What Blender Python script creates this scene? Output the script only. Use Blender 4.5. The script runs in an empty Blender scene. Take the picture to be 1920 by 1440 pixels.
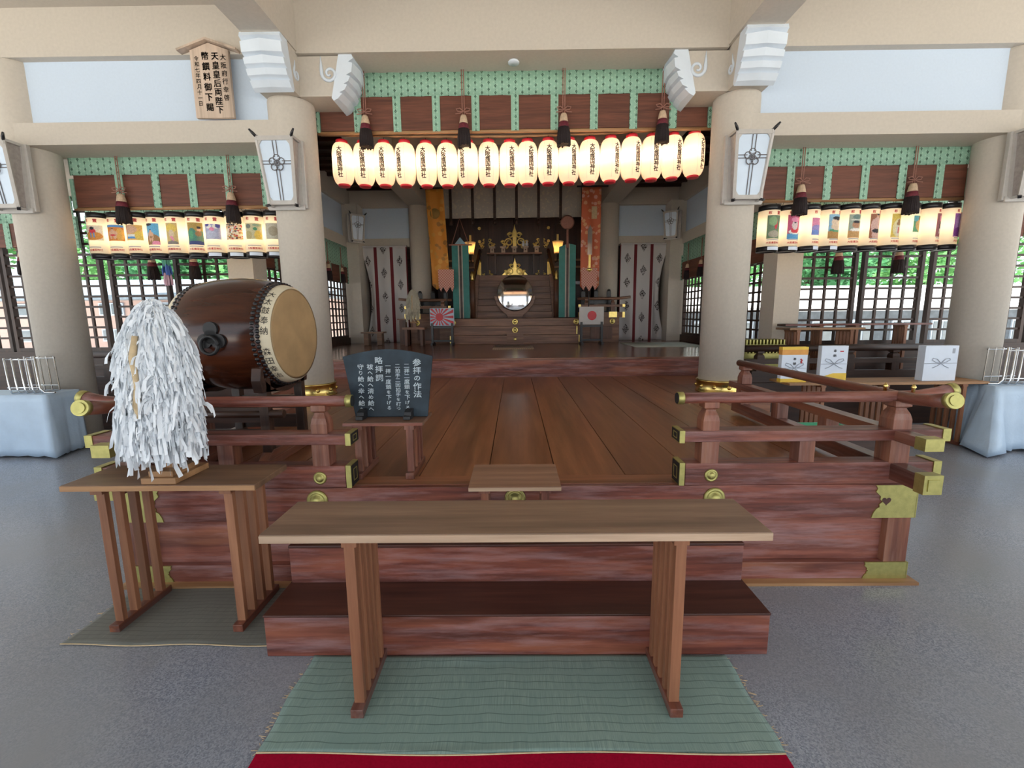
import bpy, bmesh, math, random
from mathutils import Matrix, Vector, Euler
random.seed(7)
SC = bpy.context.scene
COL = SC.collection
PI = math.pi
rad = math.radians

# ------------------------------------------------------------------ camera, sky, sun, exposure
cd = bpy.data.cameras.new('camera'); cam = bpy.data.objects.new('camera', cd); COL.objects.link(cam)
cd.sensor_width = 36.0; cd.lens = 839.14 / 1920 * 36.0; cd.clip_start = .02; cd.clip_end = 300
_yaw, _pit, _rol = rad(-.45), rad(8.675), rad(-.574)
_f = Vector((math.sin(_yaw) * math.cos(_pit), math.cos(_yaw) * math.cos(_pit), -math.sin(_pit)))
_r = Vector((math.cos(_yaw), -math.sin(_yaw), 0)); _u = _r.cross(_f)
_r2 = _r * math.cos(_rol) + _u * math.sin(_rol); _u2 = -_r * math.sin(_rol) + _u * math.cos(_rol)
M = Matrix((_r2, _u2, -_f)).transposed().to_4x4(); M.translation = (.008, 0, 1.6)
cam.matrix_world = M
SC.camera = cam

w = bpy.data.worlds.new('sky'); SC.world = w; w.use_nodes = True
wn = w.node_tree; bg = wn.nodes['Background']
bg.inputs['Color'].default_value = (.84, .92, 1.0, 1); bg.inputs['Strength'].default_value = 1.75
sd = bpy.data.lights.new('sun', 'SUN'); sd.energy = 14.0; sd.angle = rad(.8); sd.color = (1, .95, .86)
sun = bpy.data.objects.new('sun', sd); COL.objects.link(sun); sun.rotation_euler = (rad(-16), rad(12), 0)
SC.view_settings.view_transform = 'Standard'; SC.view_settings.look = 'None'
SC.view_settings.exposure = 0.2; SC.view_settings.gamma = 1.0; SC.view_settings.use_curve_mapping = False

# ------------------------------------------------------------------ mesh helpers
class MB:
    def __init__(s): s.v = []; s.f = []; s.m = []; s.s = []
    def add(s, vs, fs, m=0, smooth=False):
        o = len(s.v); s.v += [tuple(p) for p in vs]
        for f in fs: s.f.append([o + i for i in f]); s.m.append(m); s.s.append(smooth)
        return s
    def box(s, x0, y0, z0, x1, y1, z1, m=0):
        vs = [(x, y, z) for z in (z0, z1) for y in (y0, y1) for x in (x0, x1)]
        return s.add(vs, [(0, 2, 3, 1), (4, 5, 7, 6), (0, 1, 5, 4), (2, 6, 7, 3), (0, 4, 6, 2), (1, 3, 7, 5)], m)
    def bar(s, p, q, wx, wz, m=0, up=(0, 0, 1)):
        p, q = Vector(p), Vector(q); d = (q - p).normalized(); a = d.cross(Vector(up))
        if a.length < 1e-4: a = d.cross(Vector((1, 0, 0)))
        a.normalize(); b = a.cross(d)
        vs = [c + a * i * wx / 2 + b * j * wz / 2 for c in (p, q) for i, j in ((-1, -1), (1, -1), (1, 1), (-1, 1))]
        return s.add(vs, [(0, 1, 2, 3), (7, 6, 5, 4), (0, 4, 5, 1), (1, 5, 6, 2), (2, 6, 7, 3), (3, 7, 4, 0)], m)
    def tube(s, pts, r, n=10, m=0, cap=True, smooth=True):
        pts = [Vector(p) for p in pts]; k = len(pts)
        rs = r if isinstance(r, (list, tuple)) else [r] * k
        vs = []; a = None
        for i, p in enumerate(pts):
            d = (pts[min(i + 1, k - 1)] - pts[max(i - 1, 0)]).normalized()
            if a is None:
                a = d.cross(Vector((0, 0, 1)))
                if a.length < 1e-3: a = Vector((1, 0, 0))
            a = (a - d * a.dot(d)).normalized(); b = d.cross(a)
            for j in range(n):
                t = 2 * PI * j / n; vs.append(p + (a * math.cos(t) + b * math.sin(t)) * rs[i])
        fs = [(i * n + j, i * n + (j + 1) % n, (i + 1) * n + (j + 1) % n, (i + 1) * n + j) for i in range(k - 1) for j in range(n)]
        s.add(vs, fs, m, smooth)
        if cap: s.add(vs[:n], [tuple(range(n))[::-1]], m); s.add(vs[-n:], [tuple(range(n))], m)
        return s
    def lathe(s, prof, c=(0, 0, 0), n=24, axis='z', m=0, smooth=True, cap=True):
        vs = []
        for r, h in prof:
            for j in range(n):
                t = 2 * PI * j / n; a, b = r * math.cos(t), r * math.sin(t)
                q = {'z': (a, b, h), 'x': (h, a, b), 'y': (b, h, a)}[axis]
                vs.append((c[0] + q[0], c[1] + q[1], c[2] + q[2]))
        k = len(prof)
        fs = [(i * n + j, i * n + (j + 1) % n, (i + 1) * n + (j + 1) % n, (i + 1) * n + j) for i in range(k - 1) for j in range(n)]
        s.add(vs, fs, m, smooth)
        if cap:
            if prof[0][0] > 1e-5: s.add(vs[:n], [tuple(range(n))[::-1]], m)
            if prof[-1][0] > 1e-5: s.add(vs[-n:], [tuple(range(n))], m)
        return s
    def prism(s, poly, axis, a, b, m=0, smooth=False):
        k = len(poly)
        def P(u, v, h): return {'x': (h, u, v), 'y': (u, h, v), 'z': (u, v, h)}[axis]
        vs = [P(u, v, a) for u, v in poly] + [P(u, v, b) for u, v in poly]
        s.add(vs, [tuple(range(k))[::-1], tuple(range(k, 2 * k))], m)
        s.add(vs, [(i, (i + 1) % k, k + (i + 1) % k, k + i) for i in range(k)], m, smooth)
        return s
    def grid(s, fn, nu, nv, m=0, smooth=True):
        vs = [fn(i / nu, j / nv) for j in range(nv + 1) for i in range(nu + 1)]
        fs = [(j * (nu + 1) + i, j * (nu + 1) + i + 1, (j + 1) * (nu + 1) + i + 1, (j + 1) * (nu + 1) + i) for j in range(nv) for i in range(nu)]
        return s.add(vs, fs, m, smooth)
    def xf(s, fn): s.v = [tuple(fn(Vector(p))) for p in s.v]; return s
    def mirror(s, k):
        if k < 0: s.v = [(-x, y, z) for x, y, z in s.v]
        return s
    def build(s, name, mats, parent=None, bevel=0, normals=True, solid=0, kind=None, label=None):
        me = bpy.data.meshes.new(name); me.from_pydata(s.v, [], s.f)
        for mm in (mats if isinstance(mats, (list, tuple)) else [mats]): me.materials.append(mm)
        me.polygons.foreach_set('material_index', s.m); me.polygons.foreach_set('use_smooth', s.s)
        if normals:
            b = bmesh.new(); b.from_mesh(me); bmesh.ops.remove_doubles(b, verts=b.verts, dist=1e-6)
            bmesh.ops.recalc_face_normals(b, faces=b.faces); b.to_mesh(me); b.free()
        me.update()
        o = bpy.data.objects.new(name, me); COL.objects.link(o)
        if parent: o.parent = parent
        if solid:
            md = o.modifiers.new('thickness', 'SOLIDIFY'); md.thickness = solid; md.offset = 0
        if bevel:
            md = o.modifiers.new('edges', 'BEVEL'); md.width = bevel; md.segments = 2; md.limit_method = 'ANGLE'; md.angle_limit = rad(40)
        if kind: o['kind'] = kind
        if label: o['label'] = label
        return o

def tag(o, label, cat, group=None, kind=None):
    o['label'] = label; o['category'] = cat
    if group: o['group'] = group
    if kind: o['kind'] = kind
    return o
def thing(name, label, cat, loc=(0, 0, 0), rz=0, group=None, kind=None):
    o = bpy.data.objects.new(name, None); o.empty_display_size = .1; COL.objects.link(o)
    o.location = loc; o.rotation_euler = (0, 0, rz)
    return tag(o, label, cat, group, kind)
def copytree(o, parent=None):
    c = o.copy(); COL.objects.link(c)
    if parent: c.parent = parent
    for ch in list(o.children): copytree(ch, c)
    return c
def again(o, label, loc=None, rz=None, group=None):
    c = copytree(o); c['label'] = label
    if loc is not None: c.location = loc
    if rz is not None: c.rotation_euler = (0, 0, rz)
    if group: c['group'] = group
    return c
def struct(mb, name, mats, **k):
    o = mb.build(name, mats, **k)
    if not o.parent: o['kind'] = 'structure'
    return o
ORD = 'first second third fourth fifth sixth seventh eighth ninth tenth'.split()

# lettering: glyphs are tessellated once, then placed one below the other on any surface
_gl = {}
def glyph(ch, bold=.012):
    if (ch, bold) not in _gl:
        c = bpy.data.curves.new('g', 'FONT'); c.body = ch; c.size = 1; c.resolution_u = 2
        o = bpy.data.objects.new('g', c); COL.objects.link(o); bpy.context.view_layer.update()
        me = o.evaluated_get(bpy.context.evaluated_depsgraph_get()).to_mesh()
        vs = [(v.co.x, v.co.y) for v in me.vertices]; fs = [tuple(p.vertices) for p in me.polygons]
        if vs:
            x0, x1 = min(v[0] for v in vs), max(v[0] for v in vs); y0, y1 = min(v[1] for v in vs), max(v[1] for v in vs)
            cx, cy = (x0 + x1) / 2, (y0 + y1) / 2; h = max(x1 - x0, y1 - y0, .35)
            k = 1 / max(h, .9); vs = [((x - cx) * k, (y - cy) * k) for x, y in vs]
        _gl[(ch, bold)] = (vs, fs)
        COL.objects.unlink(o); bpy.data.objects.remove(o); bpy.data.curves.remove(c)
    return _gl[(ch, bold)]
def vtext(mb, text, u, v, size, step, fn, bold=.012, m=0, sx=1.0, horizontal=False, small='のをへりつるけげめ'):
    for i, ch in enumerate(text):
        if ch == ' ': continue
        vs, fs = glyph(ch, bold); k = size * (.8 if ch in small else 1)
        cu, cv = (u + i * step, v) if horizontal else (u, v - i * step)
        e = bold * 1.1
        for dx, dy in ((-e, -e), (e, -e), (-e, e), (e, e)) if bold > 0 else ((0, 0),):
            mb.add([fn(cu + (x + dx) * k * sx, cv + (y + dy) * k) for x, y in vs], fs, m)

# ------------------------------------------------------------------ materials
MATS = {}
def newmat(name):
    m = bpy.data.materials.new(name); m.use_nodes = True; MATS[name] = m
    nt = m.node_tree; return m, nt, nt.nodes['Principled BSDF']
def N(nt, t, **k):
    n = nt.nodes.new(t)
    for a, b in k.items(): setattr(n, a, b)
    return n
def L(nt, a, b): nt.links.new(a, b)
def mth(nt, op, a, b=None, c=None):
    n = N(nt, 'ShaderNodeMath', operation=op)
    for i, x in enumerate((a, b, c)):
        if x is None: continue
        if isinstance(x, (int, float)): n.inputs[i].default_value = x
        else: L(nt, x, n.inputs[i])
    return n.outputs[0]
def mixc(nt, fac, a, b):
    n = N(nt, 'ShaderNodeMix', data_type='RGBA')
    for i, x in ((0, fac), (6, a), (7, b)):
        if isinstance(x, (int, float)): n.inputs[i].default_value = x
        elif isinstance(x, tuple): n.inputs[i].default_value = (*x[:3], 1)
        else: L(nt, x, n.inputs[i])
    return n.outputs[2]
def coords(nt, scale=(1, 1, 1), out='Object'):
    t = N(nt, 'ShaderNodeTexCoord'); mp = N(nt, 'ShaderNodeMapping'); mp.inputs['Scale'].default_value = scale
    L(nt, t.outputs[out], mp.inputs['Vector']); return mp.outputs[0]
def noise(nt, vec, scale, detail=4, rough=.55):
    n = N(nt, 'ShaderNodeTexNoise'); n.inputs['Scale'].default_value = scale; n.inputs['Detail'].default_value = detail
    n.inputs['Roughness'].default_value = rough; L(nt, vec, n.inputs['Vector']); return n.outputs['Fac']
def ramp(nt, fac, a, b):
    n = N(nt, 'ShaderNodeMapRange'); n.inputs[1].default_value = a; n.inputs[2].default_value = b; L(nt, fac, n.inputs[0]); return n.outputs[0]
def bump(nt, bs, h, st=.2, d=.01):
    n = N(nt, 'ShaderNodeBump'); n.inputs['Strength'].default_value = st; n.inputs['Distance'].default_value = d
    L(nt, h, n.inputs['Height']); L(nt, n.outputs[0], bs.inputs['Normal'])
def plain(name, c, rough=.6, metal=0, var=.12, sc=6, emit=None, spec=None, bmp=0):
    m, nt, b = newmat(name); b.inputs['Roughness'].default_value = rough; b.inputs['Metallic'].default_value = metal
    v = coords(nt); f = noise(nt, v, sc)
    k = lambda q: tuple(min(1, x * q) for x in c)
    L(nt, mixc(nt, ramp(nt, f, .3, .7), k(1 - var), k(1 + var)), b.inputs['Base Color'])
    if bmp: bump(nt, b, noise(nt, v, sc * 8), bmp)
    if spec is not None: b.inputs['Specular IOR Level'].default_value = spec
    if emit: b.inputs['Emission Color'].default_value = (*emit[0], 1); b.inputs['Emission Strength'].default_value = emit[1]
    return m
def wood(name, dark, light, axis='x', rough=.4, bloom=None, amt=.5, g=1.0, plank=0):
    m, nt, b = newmat(name)
    lo, hi = 1.1 * g, 17 * g
    v = coords(nt, tuple(lo if a == axis else hi for a in 'xyz'))
    f = noise(nt, v, 1.6, 7, .65); f2 = noise(nt, v, .45, 3)
    c = mixc(nt, ramp(nt, f, .32, .68), dark, light)
    c = mixc(nt, mth(nt, 'MULTIPLY', ramp(nt, f2, .42, .68), .7), c, tuple(x * .5 for x in dark))
    if plank:
        t = N(nt, 'ShaderNodeTexCoord'); sp = N(nt, 'ShaderNodeSeparateXYZ'); L(nt, t.outputs['Object'], sp.inputs[0])
        wn_ = N(nt, 'ShaderNodeTexWhiteNoise', noise_dimensions='1D')
        L(nt, mth(nt, 'FLOOR', mth(nt, 'DIVIDE', mth(nt, 'ADD', sp.outputs[0], .17), plank)), wn_.inputs['W'])
        c = mixc(nt, mth(nt, 'MULTIPLY', wn_.outputs['Value'], .4), c, tuple(x * .5 for x in light))
    if bloom:
        v2 = coords(nt, tuple(1.3 * g if a == axis else 19 for a in 'xyz'))
        f3 = noise(nt, v2, .8, 7, .68)
        f4 = noise(nt, coords(nt, tuple(.9 * g if a == axis else 11 for a in 'xyz')), .6, 4)
        c = mixc(nt, mth(nt, 'MULTIPLY', ramp(nt, f4, .5, .68), .55), c, (light[0] * 1.5, light[1] * 1.7, light[2] * 1.35))
        c = mixc(nt, mth(nt, 'MULTIPLY', ramp(nt, f3, .47, .72), amt), c, bloom)
    L(nt, c, b.inputs['Base Color']); b.inputs['Roughness'].default_value = rough
    bump(nt, b, f, .05 if plank else .12, .004)
    return m

PLAST = plain('beige_plaster', (.57, .515, .445), .85, var=.04, sc=30, bmp=.15)
WHITEP = plain('white_plaster', (.60, .70, .83), .9, var=.02, sc=40, bmp=.1)
CARVE = plain('white_carved_paint', (.70, .77, .85), .6, var=.03)
REDW = wood('red_lacquered_wood', (.10, .026, .02), (.30, .088, .055), 'x', .44, (.44, .27, .27), .6, 1.5)
REDWP = wood('faded_red_panel_wood', (.17, .05, .036), (.38, .13, .085), 'x', .45, (.52, .33, .33), .55, 1.5)
REDWY = wood('red_lacquered_wood_lengthwise', (.10, .03, .02), (.24, .08, .05), 'y', .34, (.36, .25, .23), .35)
REDWZ = wood('red_lacquered_wood_upright', (.12, .038, .024), (.29, .105, .065), 'z', .45, (.42, .28, .24), .4)
DECK = wood('platform_plank_wood', (.21, .082, .04), (.38, .165, .078), 'y', .30, None, .2, .6, plank=.43)
DECKX = wood('deck_edge_wood', (.23, .092, .048), (.40, .17, .085), 'x', .3)
STEPT = wood('dark_step_wood', (.05, .015, .010), (.10, .032, .02), 'x', .4)
STAGEW = wood('stage_floor_wood', (.18, .075, .045), (.31, .135, .075), 'x', .2)
TABLET = wood('worn_table_top_wood', (.20, .118, .075), (.30, .19, .125), 'x', .48)
TABLEE = wood('pale_table_edge_wood', (.50, .34, .22), (.66, .49, .35), 'x', .6)
OAKZ = wood('orange_brown_slat_wood', (.25, .10, .05), (.40, .18, .09), 'z', .5)
OAKX = wood('orange_brown_board_wood', (.34, .17, .075), (.50, .28, .13), 'x', .5)
DARKW = wood('dark_brown_wood', (.030, .013, .008), (.075, .032, .02), 'x', .45)
DARKWZ = wood('dark_brown_upright_wood', (.030, .013, .008), (.07, .030, .018), 'z', .45)
ALTARW = wood('altar_brown_wood', (.20, .095, .056), (.38, .20, .125), 'x', .42)
ALTARZ = wood('altar_post_wood', (.12, .05, .03), (.22, .10, .06), 'z', .4)
SHRINE = wood('shrine_dark_wood', (.032, .012, .009), (.062, .025, .019), 'z', .4)
BLINDB = wood('brown_bamboo_weave', (.125, .040, .022), (.195, .066, .036), 'x', .6, None, 0, 2.2)
PALEW = wood('pale_cedar_board', (.56, .42, .32), (.68, .54, .43), 'z', .6)
BRASS = plain('polished_brass', (.72, .53, .18), .22, 1, .1, 12)
GOLD = plain('aged_gilt_plate', (.46, .42, .15), .42, .8, .12, 30, bmp=.1)
GILT = plain('bright_gilt', (.86, .66, .22), .3, .9, .1, 20)
CHROME = plain('chrome_wire', (.75, .77, .80), .16, 1, .05)
BLACK = plain('black_lacquer', (.014, .013, .015), .3, 0, .2)
BLACKM = plain('black_iron', (.02, .02, .022), .5, .3, .2)
REDP = plain('red_painted_rim', (.62, .02, .035), .35, 0, .1)
INK = plain('black_ink', (.018, .014, .014), .7, 0, .1)
CHALK = plain('white_paint_letters', (.80, .90, .95), .7, 0, .03)
REDINK = plain('red_ink', (.55, .05, .06), .7)
CORD = plain('brown_silk_cord', (.33, .15, .11), .7, 0, .2, 60)
TAN = plain('tan_tassel_cap', (.55, .40, .27), .8, 0, .2, 40)
MAROON = plain('maroon_silk', (.14, .016, .028), .7, 0, .3, 60)
DKSILK = plain('black_brown_silk_fringe', (.020, .011, .012), .8, 0, .3, 90)
SLATE = plain('dark_slate_board', (.022, .036, .050), .5, 0, .6, 5, spec=.25)
HIDE = plain('drum_hide', (.40, .26, .125), .65, 0, .12, 7)
HIDEW = plain('pale_hide_edge', (.72, .64, .47), .6, 0, .06, 9)
DRUMW = wood('varnished_drum_wood', (.028, .008, .005), (.095, .026, .010), 'x', .18, None, 0, .6)
PAPERW = plain('white_washi_paper', (.84, .88, .92), .8, 0, .03)
HEMP = plain('pale_hemp', (.62, .47, .28), .85, 0, .15, 30)
BLUEC = plain('pale_blue_vinyl_cloth', (.50, .64, .80), .38, 0, .06, 5, bmp=.25)
REDC = plain('crimson_carpet', (.36, .002, .026), .95, 0, .12, 120, bmp=.4, spec=.08)
WCLOTH = plain('white_cloth', (.66, .64, .63), .85, 0, .04, 12)
GREYST = plain('grey_board', (.30, .32, .31), .7, 0, .1)
WHITEB = plain('white_gift_paper', (.72, .79, .90), .55, 0, .03)
YELP = plain('yellow_gift_paper', (.82, .55, .06), .55)
ORP = plain('orange_gift_paper', (.72, .33, .07), .55)
GREYL = plain('grey_cord_print', (.36, .39, .45), .6)
LAMPF = plain('grey_lamp_frame', (.52, .49, .46), .55, .1, .06, 20)
LAMPG = plain('frosted_lamp_glass', (.66, .77, .90), .25, 0, .03)
LAMPS = plain('dull_side_glass', (.36, .32, .30), .3, 0, .15, 25)
LAMPL = plain('lead_line', (.13, .12, .13), .5)
GREENT = plain('green_tray', (.10, .42, .24), .5)
TEAL = plain('teal_banner_silk', (.04, .22, .20), .6, 0, .1, 10)
TEALL = plain('pale_stripe_silk', (.45, .42, .36), .7)
PORC = plain('white_porcelain', (.62, .67, .73), .3)
ROOFT = plain('weathered_roof_tile', (.26, .33, .40), .6, 0, .2, 8)
PINKW = plain('pinkish_render', (.58, .42, .38), .85, 0, .05, 10)
GREYW = plain('grey_weathered_wall', (.13, .155, .185), .8, 0, .2, 5)
GLASSD = plain('dark_window_glass', (.20, .24, .27), .1, 0, .1)
GRAVEL = plain('pale_gravel', (.74, .71, .65), .9, 0, .12, 60)
BARK = plain('bark', (.10, .07, .05), .9, 0, .3, 20)

def mat_special():
    # polished terrazzo floor
    m, nt, b = newmat('polished_terrazzo'); v = coords(nt)
    vo = N(nt, 'ShaderNodeTexVoronoi'); vo.inputs['Scale'].default_value = 190; L(nt, v, vo.inputs['Vector'])
    sp = N(nt, 'ShaderNodeSeparateColor'); L(nt, vo.outputs['Color'], sp.inputs[0])
    c = mixc(nt, sp.outputs[0], (.17, .19, .24), (.38, .41, .48))
    c = mixc(nt, ramp(nt, noise(nt, v, 1.2, 5), .35, .7), c, (.27, .278, .30))
    L(nt, c, b.inputs['Base Color']); 
    L(nt, mth(nt, 'MULTIPLY_ADD', noise(nt, v, 2.2, 4), .22, .10), b.inputs['Roughness'])
    bump(nt, b, noise(nt, v, 9, 2), .05, .01)
    # green brocade with dark lozenges
    m, nt, b = newmat('green_brocade'); t = N(nt, 'ShaderNodeTexCoord'); s = N(nt, 'ShaderNodeSeparateXYZ'); L(nt, t.outputs['Object'], s.inputs[0])
    def loz(px, pz, w, off):
        r = mth(nt, 'DIVIDE', s.outputs[0], px); ri = mth(nt, 'FLOOR', r)
        z = mth(nt, 'ADD', mth(nt, 'DIVIDE', s.outputs[2], pz), mth(nt, 'MULTIPLY', ri, off))
        a = mth(nt, 'ABSOLUTE', mth(nt, 'SUBTRACT', mth(nt, 'FRACT', r), .5)); c2 = mth(nt, 'ABSOLUTE', mth(nt, 'SUBTRACT', mth(nt, 'FRACT', z), .5))
        d = mth(nt, 'ADD', mth(nt, 'MULTIPLY', a, px), mth(nt, 'MULTIPLY', c2, pz * .8))
        return d, a
    d, a = loz(.082, .078, 0, .5)
    ring = mth(nt, 'MULTIPLY', mth(nt, 'LESS_THAN', d, .0155), mth(nt, 'GREATER_THAN', d, .0055))
    dots = mth(nt, 'MULTIPLY', mth(nt, 'LESS_THAN', a, .035), mth(nt, 'GREATER_THAN', mth(nt, 'SINE', mth(nt, 'MULTIPLY', s.outputs[2], 330)), .2))
    d2, a2 = loz(.041, .06, 0, .5)
    base = mixc(nt, mth(nt, 'LESS_THAN', d2, .011), (.29, .49, .36), (.37, .56, .43))
    L(nt, mixc(nt, mth(nt, 'MAXIMUM', ring, dots), base, (.05, .11, .07)), b.inputs['Base Color']); b.inputs['Roughness'].default_value = .7
    # woven rush mats
    for nm, ca, cb, cl, px in (('green_rush_mat', (.17, .26, .235), (.30, .41, .36), (.085, .14, .12), .040), ('old_straw_mat', (.135, .14, .125), (.22, .22, .19), (.09, .09, .075), .03)):
        m, nt, b = newmat(nm); v = coords(nt, (420, 10, 1)); f = noise(nt, v, 1, 3)
        t = N(nt, 'ShaderNodeTexCoord'); s = N(nt, 'ShaderNodeSeparateXYZ'); L(nt, t.outputs['Object'], s.inputs[0])
        wob = mth(nt, 'MULTIPLY', noise(nt, coords(nt), 5, 2), .03)
        y = mth(nt, 'FRACT', mth(nt, 'DIVIDE', mth(nt, 'ADD', s.outputs[1], wob), px))
        c = mixc(nt, ramp(nt, f, .3, .7), ca, cb); c = mixc(nt, ramp(nt, noise(nt, coords(nt), 2.5, 3), .4, .75), c, tuple(x * 1.15 for x in ca))
        ln = mth(nt, 'LESS_THAN', y, .10)
        L(nt, mixc(nt, mth(nt, 'MULTIPLY', ln, .75), c, cl), b.inputs['Base Color']); b.inputs['Roughness'].default_value = .75
        bump(nt, b, mth(nt, 'SUBTRACT', f, mth(nt, 'MULTIPLY', ln, 1.2)), .3, .003)
    # curtain: white cloth, red bands, dark lozenge crests
    m, nt, b = newmat('crested_curtain_cloth'); t = N(nt, 'ShaderNodeTexCoord'); s = N(nt, 'ShaderNodeSeparateXYZ'); L(nt, t.outputs['Object'], s.inputs[0])
    u = mth(nt, 'DIVIDE', s.outputs[0], .42); ui = mth(nt, 'FLOOR', u); uf = mth(nt, 'SUBTRACT', mth(nt, 'FRACT', u), .5)
    vz = mth(nt, 'ADD', mth(nt, 'DIVIDE', s.outputs[2], .61), mth(nt, 'MULTIPLY', ui, .5)); vf = mth(nt, 'SUBTRACT', mth(nt, 'FRACT', vz), .5)
    d = mth(nt, 'ADD', mth(nt, 'MULTIPLY', mth(nt, 'ABSOLUTE', uf), .42 / .085), mth(nt, 'MULTIPLY', mth(nt, 'ABSOLUTE', vf), .61 / .145))
    tex = N(nt, 'ShaderNodeTexVoronoi', feature='DISTANCE_TO_EDGE'); tex.inputs['Scale'].default_value = 26; L(nt, coords(nt), tex.inputs['Vector'])
    dia = mth(nt, 'MULTIPLY', mth(nt, 'LESS_THAN', d, 1), mth(nt, 'GREATER_THAN', tex.outputs[0], .09))
    band = mth(nt, 'GREATER_THAN', mth(nt, 'ABSOLUTE', uf), .405)
    c = mixc(nt, dia, (.62, .60, .60), (.05, .035, .035)); L(nt, mixc(nt, band, c, (.17, .018, .024)), b.inputs['Base Color']); b.inputs['Roughness'].default_value = .85
    # brocades of the hanging banners
    for nm, ca, cb, cc, sc in (('orange_brocade', (.68, .27, .035), (.33, .15, .035), (.78, .38, .07), 7), ('vermilion_brocade', (.62, .15, .065), (.76, .42, .35), (.74, .38, .18), 9)):
        m, nt, b = newmat(nm); v = coords(nt); vo = N(nt, 'ShaderNodeTexVoronoi'); vo.inputs['Scale'].default_value = sc; L(nt, v, vo.inputs['Vector'])
        f = mth(nt, 'ADD', vo.outputs['Distance'], mth(nt, 'MULTIPLY', noise(nt, v, sc * 5, 3), .35))
        sp = N(nt, 'ShaderNodeSeparateColor'); L(nt, vo.outputs['Color'], sp.inputs[0])
        c = mixc(nt, sp.outputs[1], cb, cc); L(nt, mixc(nt, mth(nt, 'GREATER_THAN', f, .56), c, ca), b.inputs['Base Color']); b.inputs['Roughness'].default_value = .6
    m, nt, b = newmat('red_lattice_brocade'); v = coords(nt, (32, 1, 32)); ck = N(nt, 'ShaderNodeTexChecker'); ck.inputs['Scale'].default_value = 1
    L(nt, v, ck.inputs['Vector']); L(nt, mixc(nt, ck.outputs['Fac'], (.46, .13, .10), (.60, .36, .28)), b.inputs['Base Color'])
    m, nt, b = newmat('grey_figured_silk'); v = coords(nt); f = noise(nt, v, 14, 5)
    L(nt, mixc(nt, ramp(nt, f, .55, .62), (.46, .42, .37), (.58, .52, .40)), b.inputs['Base Color']); b.inputs['Roughness'].default_value = .6
    bump(nt, b, f, .3, .01)
    # pictures: colour stored per vertex
    m, nt, b = newmat('lantern_print'); a = N(nt, 'ShaderNodeVertexColor'); a.layer_name = 'Col'; L(nt, a.outputs[0], b.inputs['Base Color']); b.inputs['Roughness'].default_value = .7
    # lit paper: light of the bulb inside passes through
    for nm, c in (('lantern_paper', (.93, .81, .68)), ('lantern_paper_cream', (.93, .86, .74)), ('lamp_glass_shade', (.95, .80, .55))):
        m, nt, b = newmat(nm); nt.nodes.remove(b); out = nt.nodes['Material Output']
        df = N(nt, 'ShaderNodeBsdfDiffuse'); df.inputs[0].default_value = (*c, 1); tr = N(nt, 'ShaderNodeBsdfTranslucent'); tr.inputs[0].default_value = (*c, 1)
        mx = N(nt, 'ShaderNodeMixShader'); mx.inputs[0].default_value = .55; L(nt, df.outputs[0], mx.inputs[1]); L(nt, tr.outputs[0], mx.inputs[2]); L(nt, mx.outputs[0], out.inputs[0])
    # leaves
    for nm, ca, cb in (('leaf_green', (.06, .20, .06), (.24, .48, .20)), ('leaf_deep_green', (.04, .15, .06), (.16, .38, .19))):
        m, nt, b = newmat(nm); nt.nodes.remove(b); out = nt.nodes['Material Output']
        c = mixc(nt, ramp(nt, noise(nt, coords(nt), 1.8, 3), .3, .7), ca, cb)
        df = N(nt, 'ShaderNodeBsdfDiffuse'); L(nt, c, df.inputs[0]); tr = N(nt, 'ShaderNodeBsdfTranslucent'); L(nt, c, tr.inputs[0])
        mx = N(nt, 'ShaderNodeMixShader'); mx.inputs[0].default_value = .45; L(nt, df.outputs[0], mx.inputs[1]); L(nt, tr.outputs[0], mx.inputs[2]); L(nt, mx.outputs[0], out.inputs[0])
    m, nt, b = newmat('bronze_mirror_glass'); b.inputs['Base Color'].default_value = (.85, .87, .9, 1); b.inputs['Metallic'].default_value = 1; b.inputs['Roughness'].default_value = .09
mat_special()
def Mt(n): return MATS[n]
BROC = Mt('green_brocade')

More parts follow.
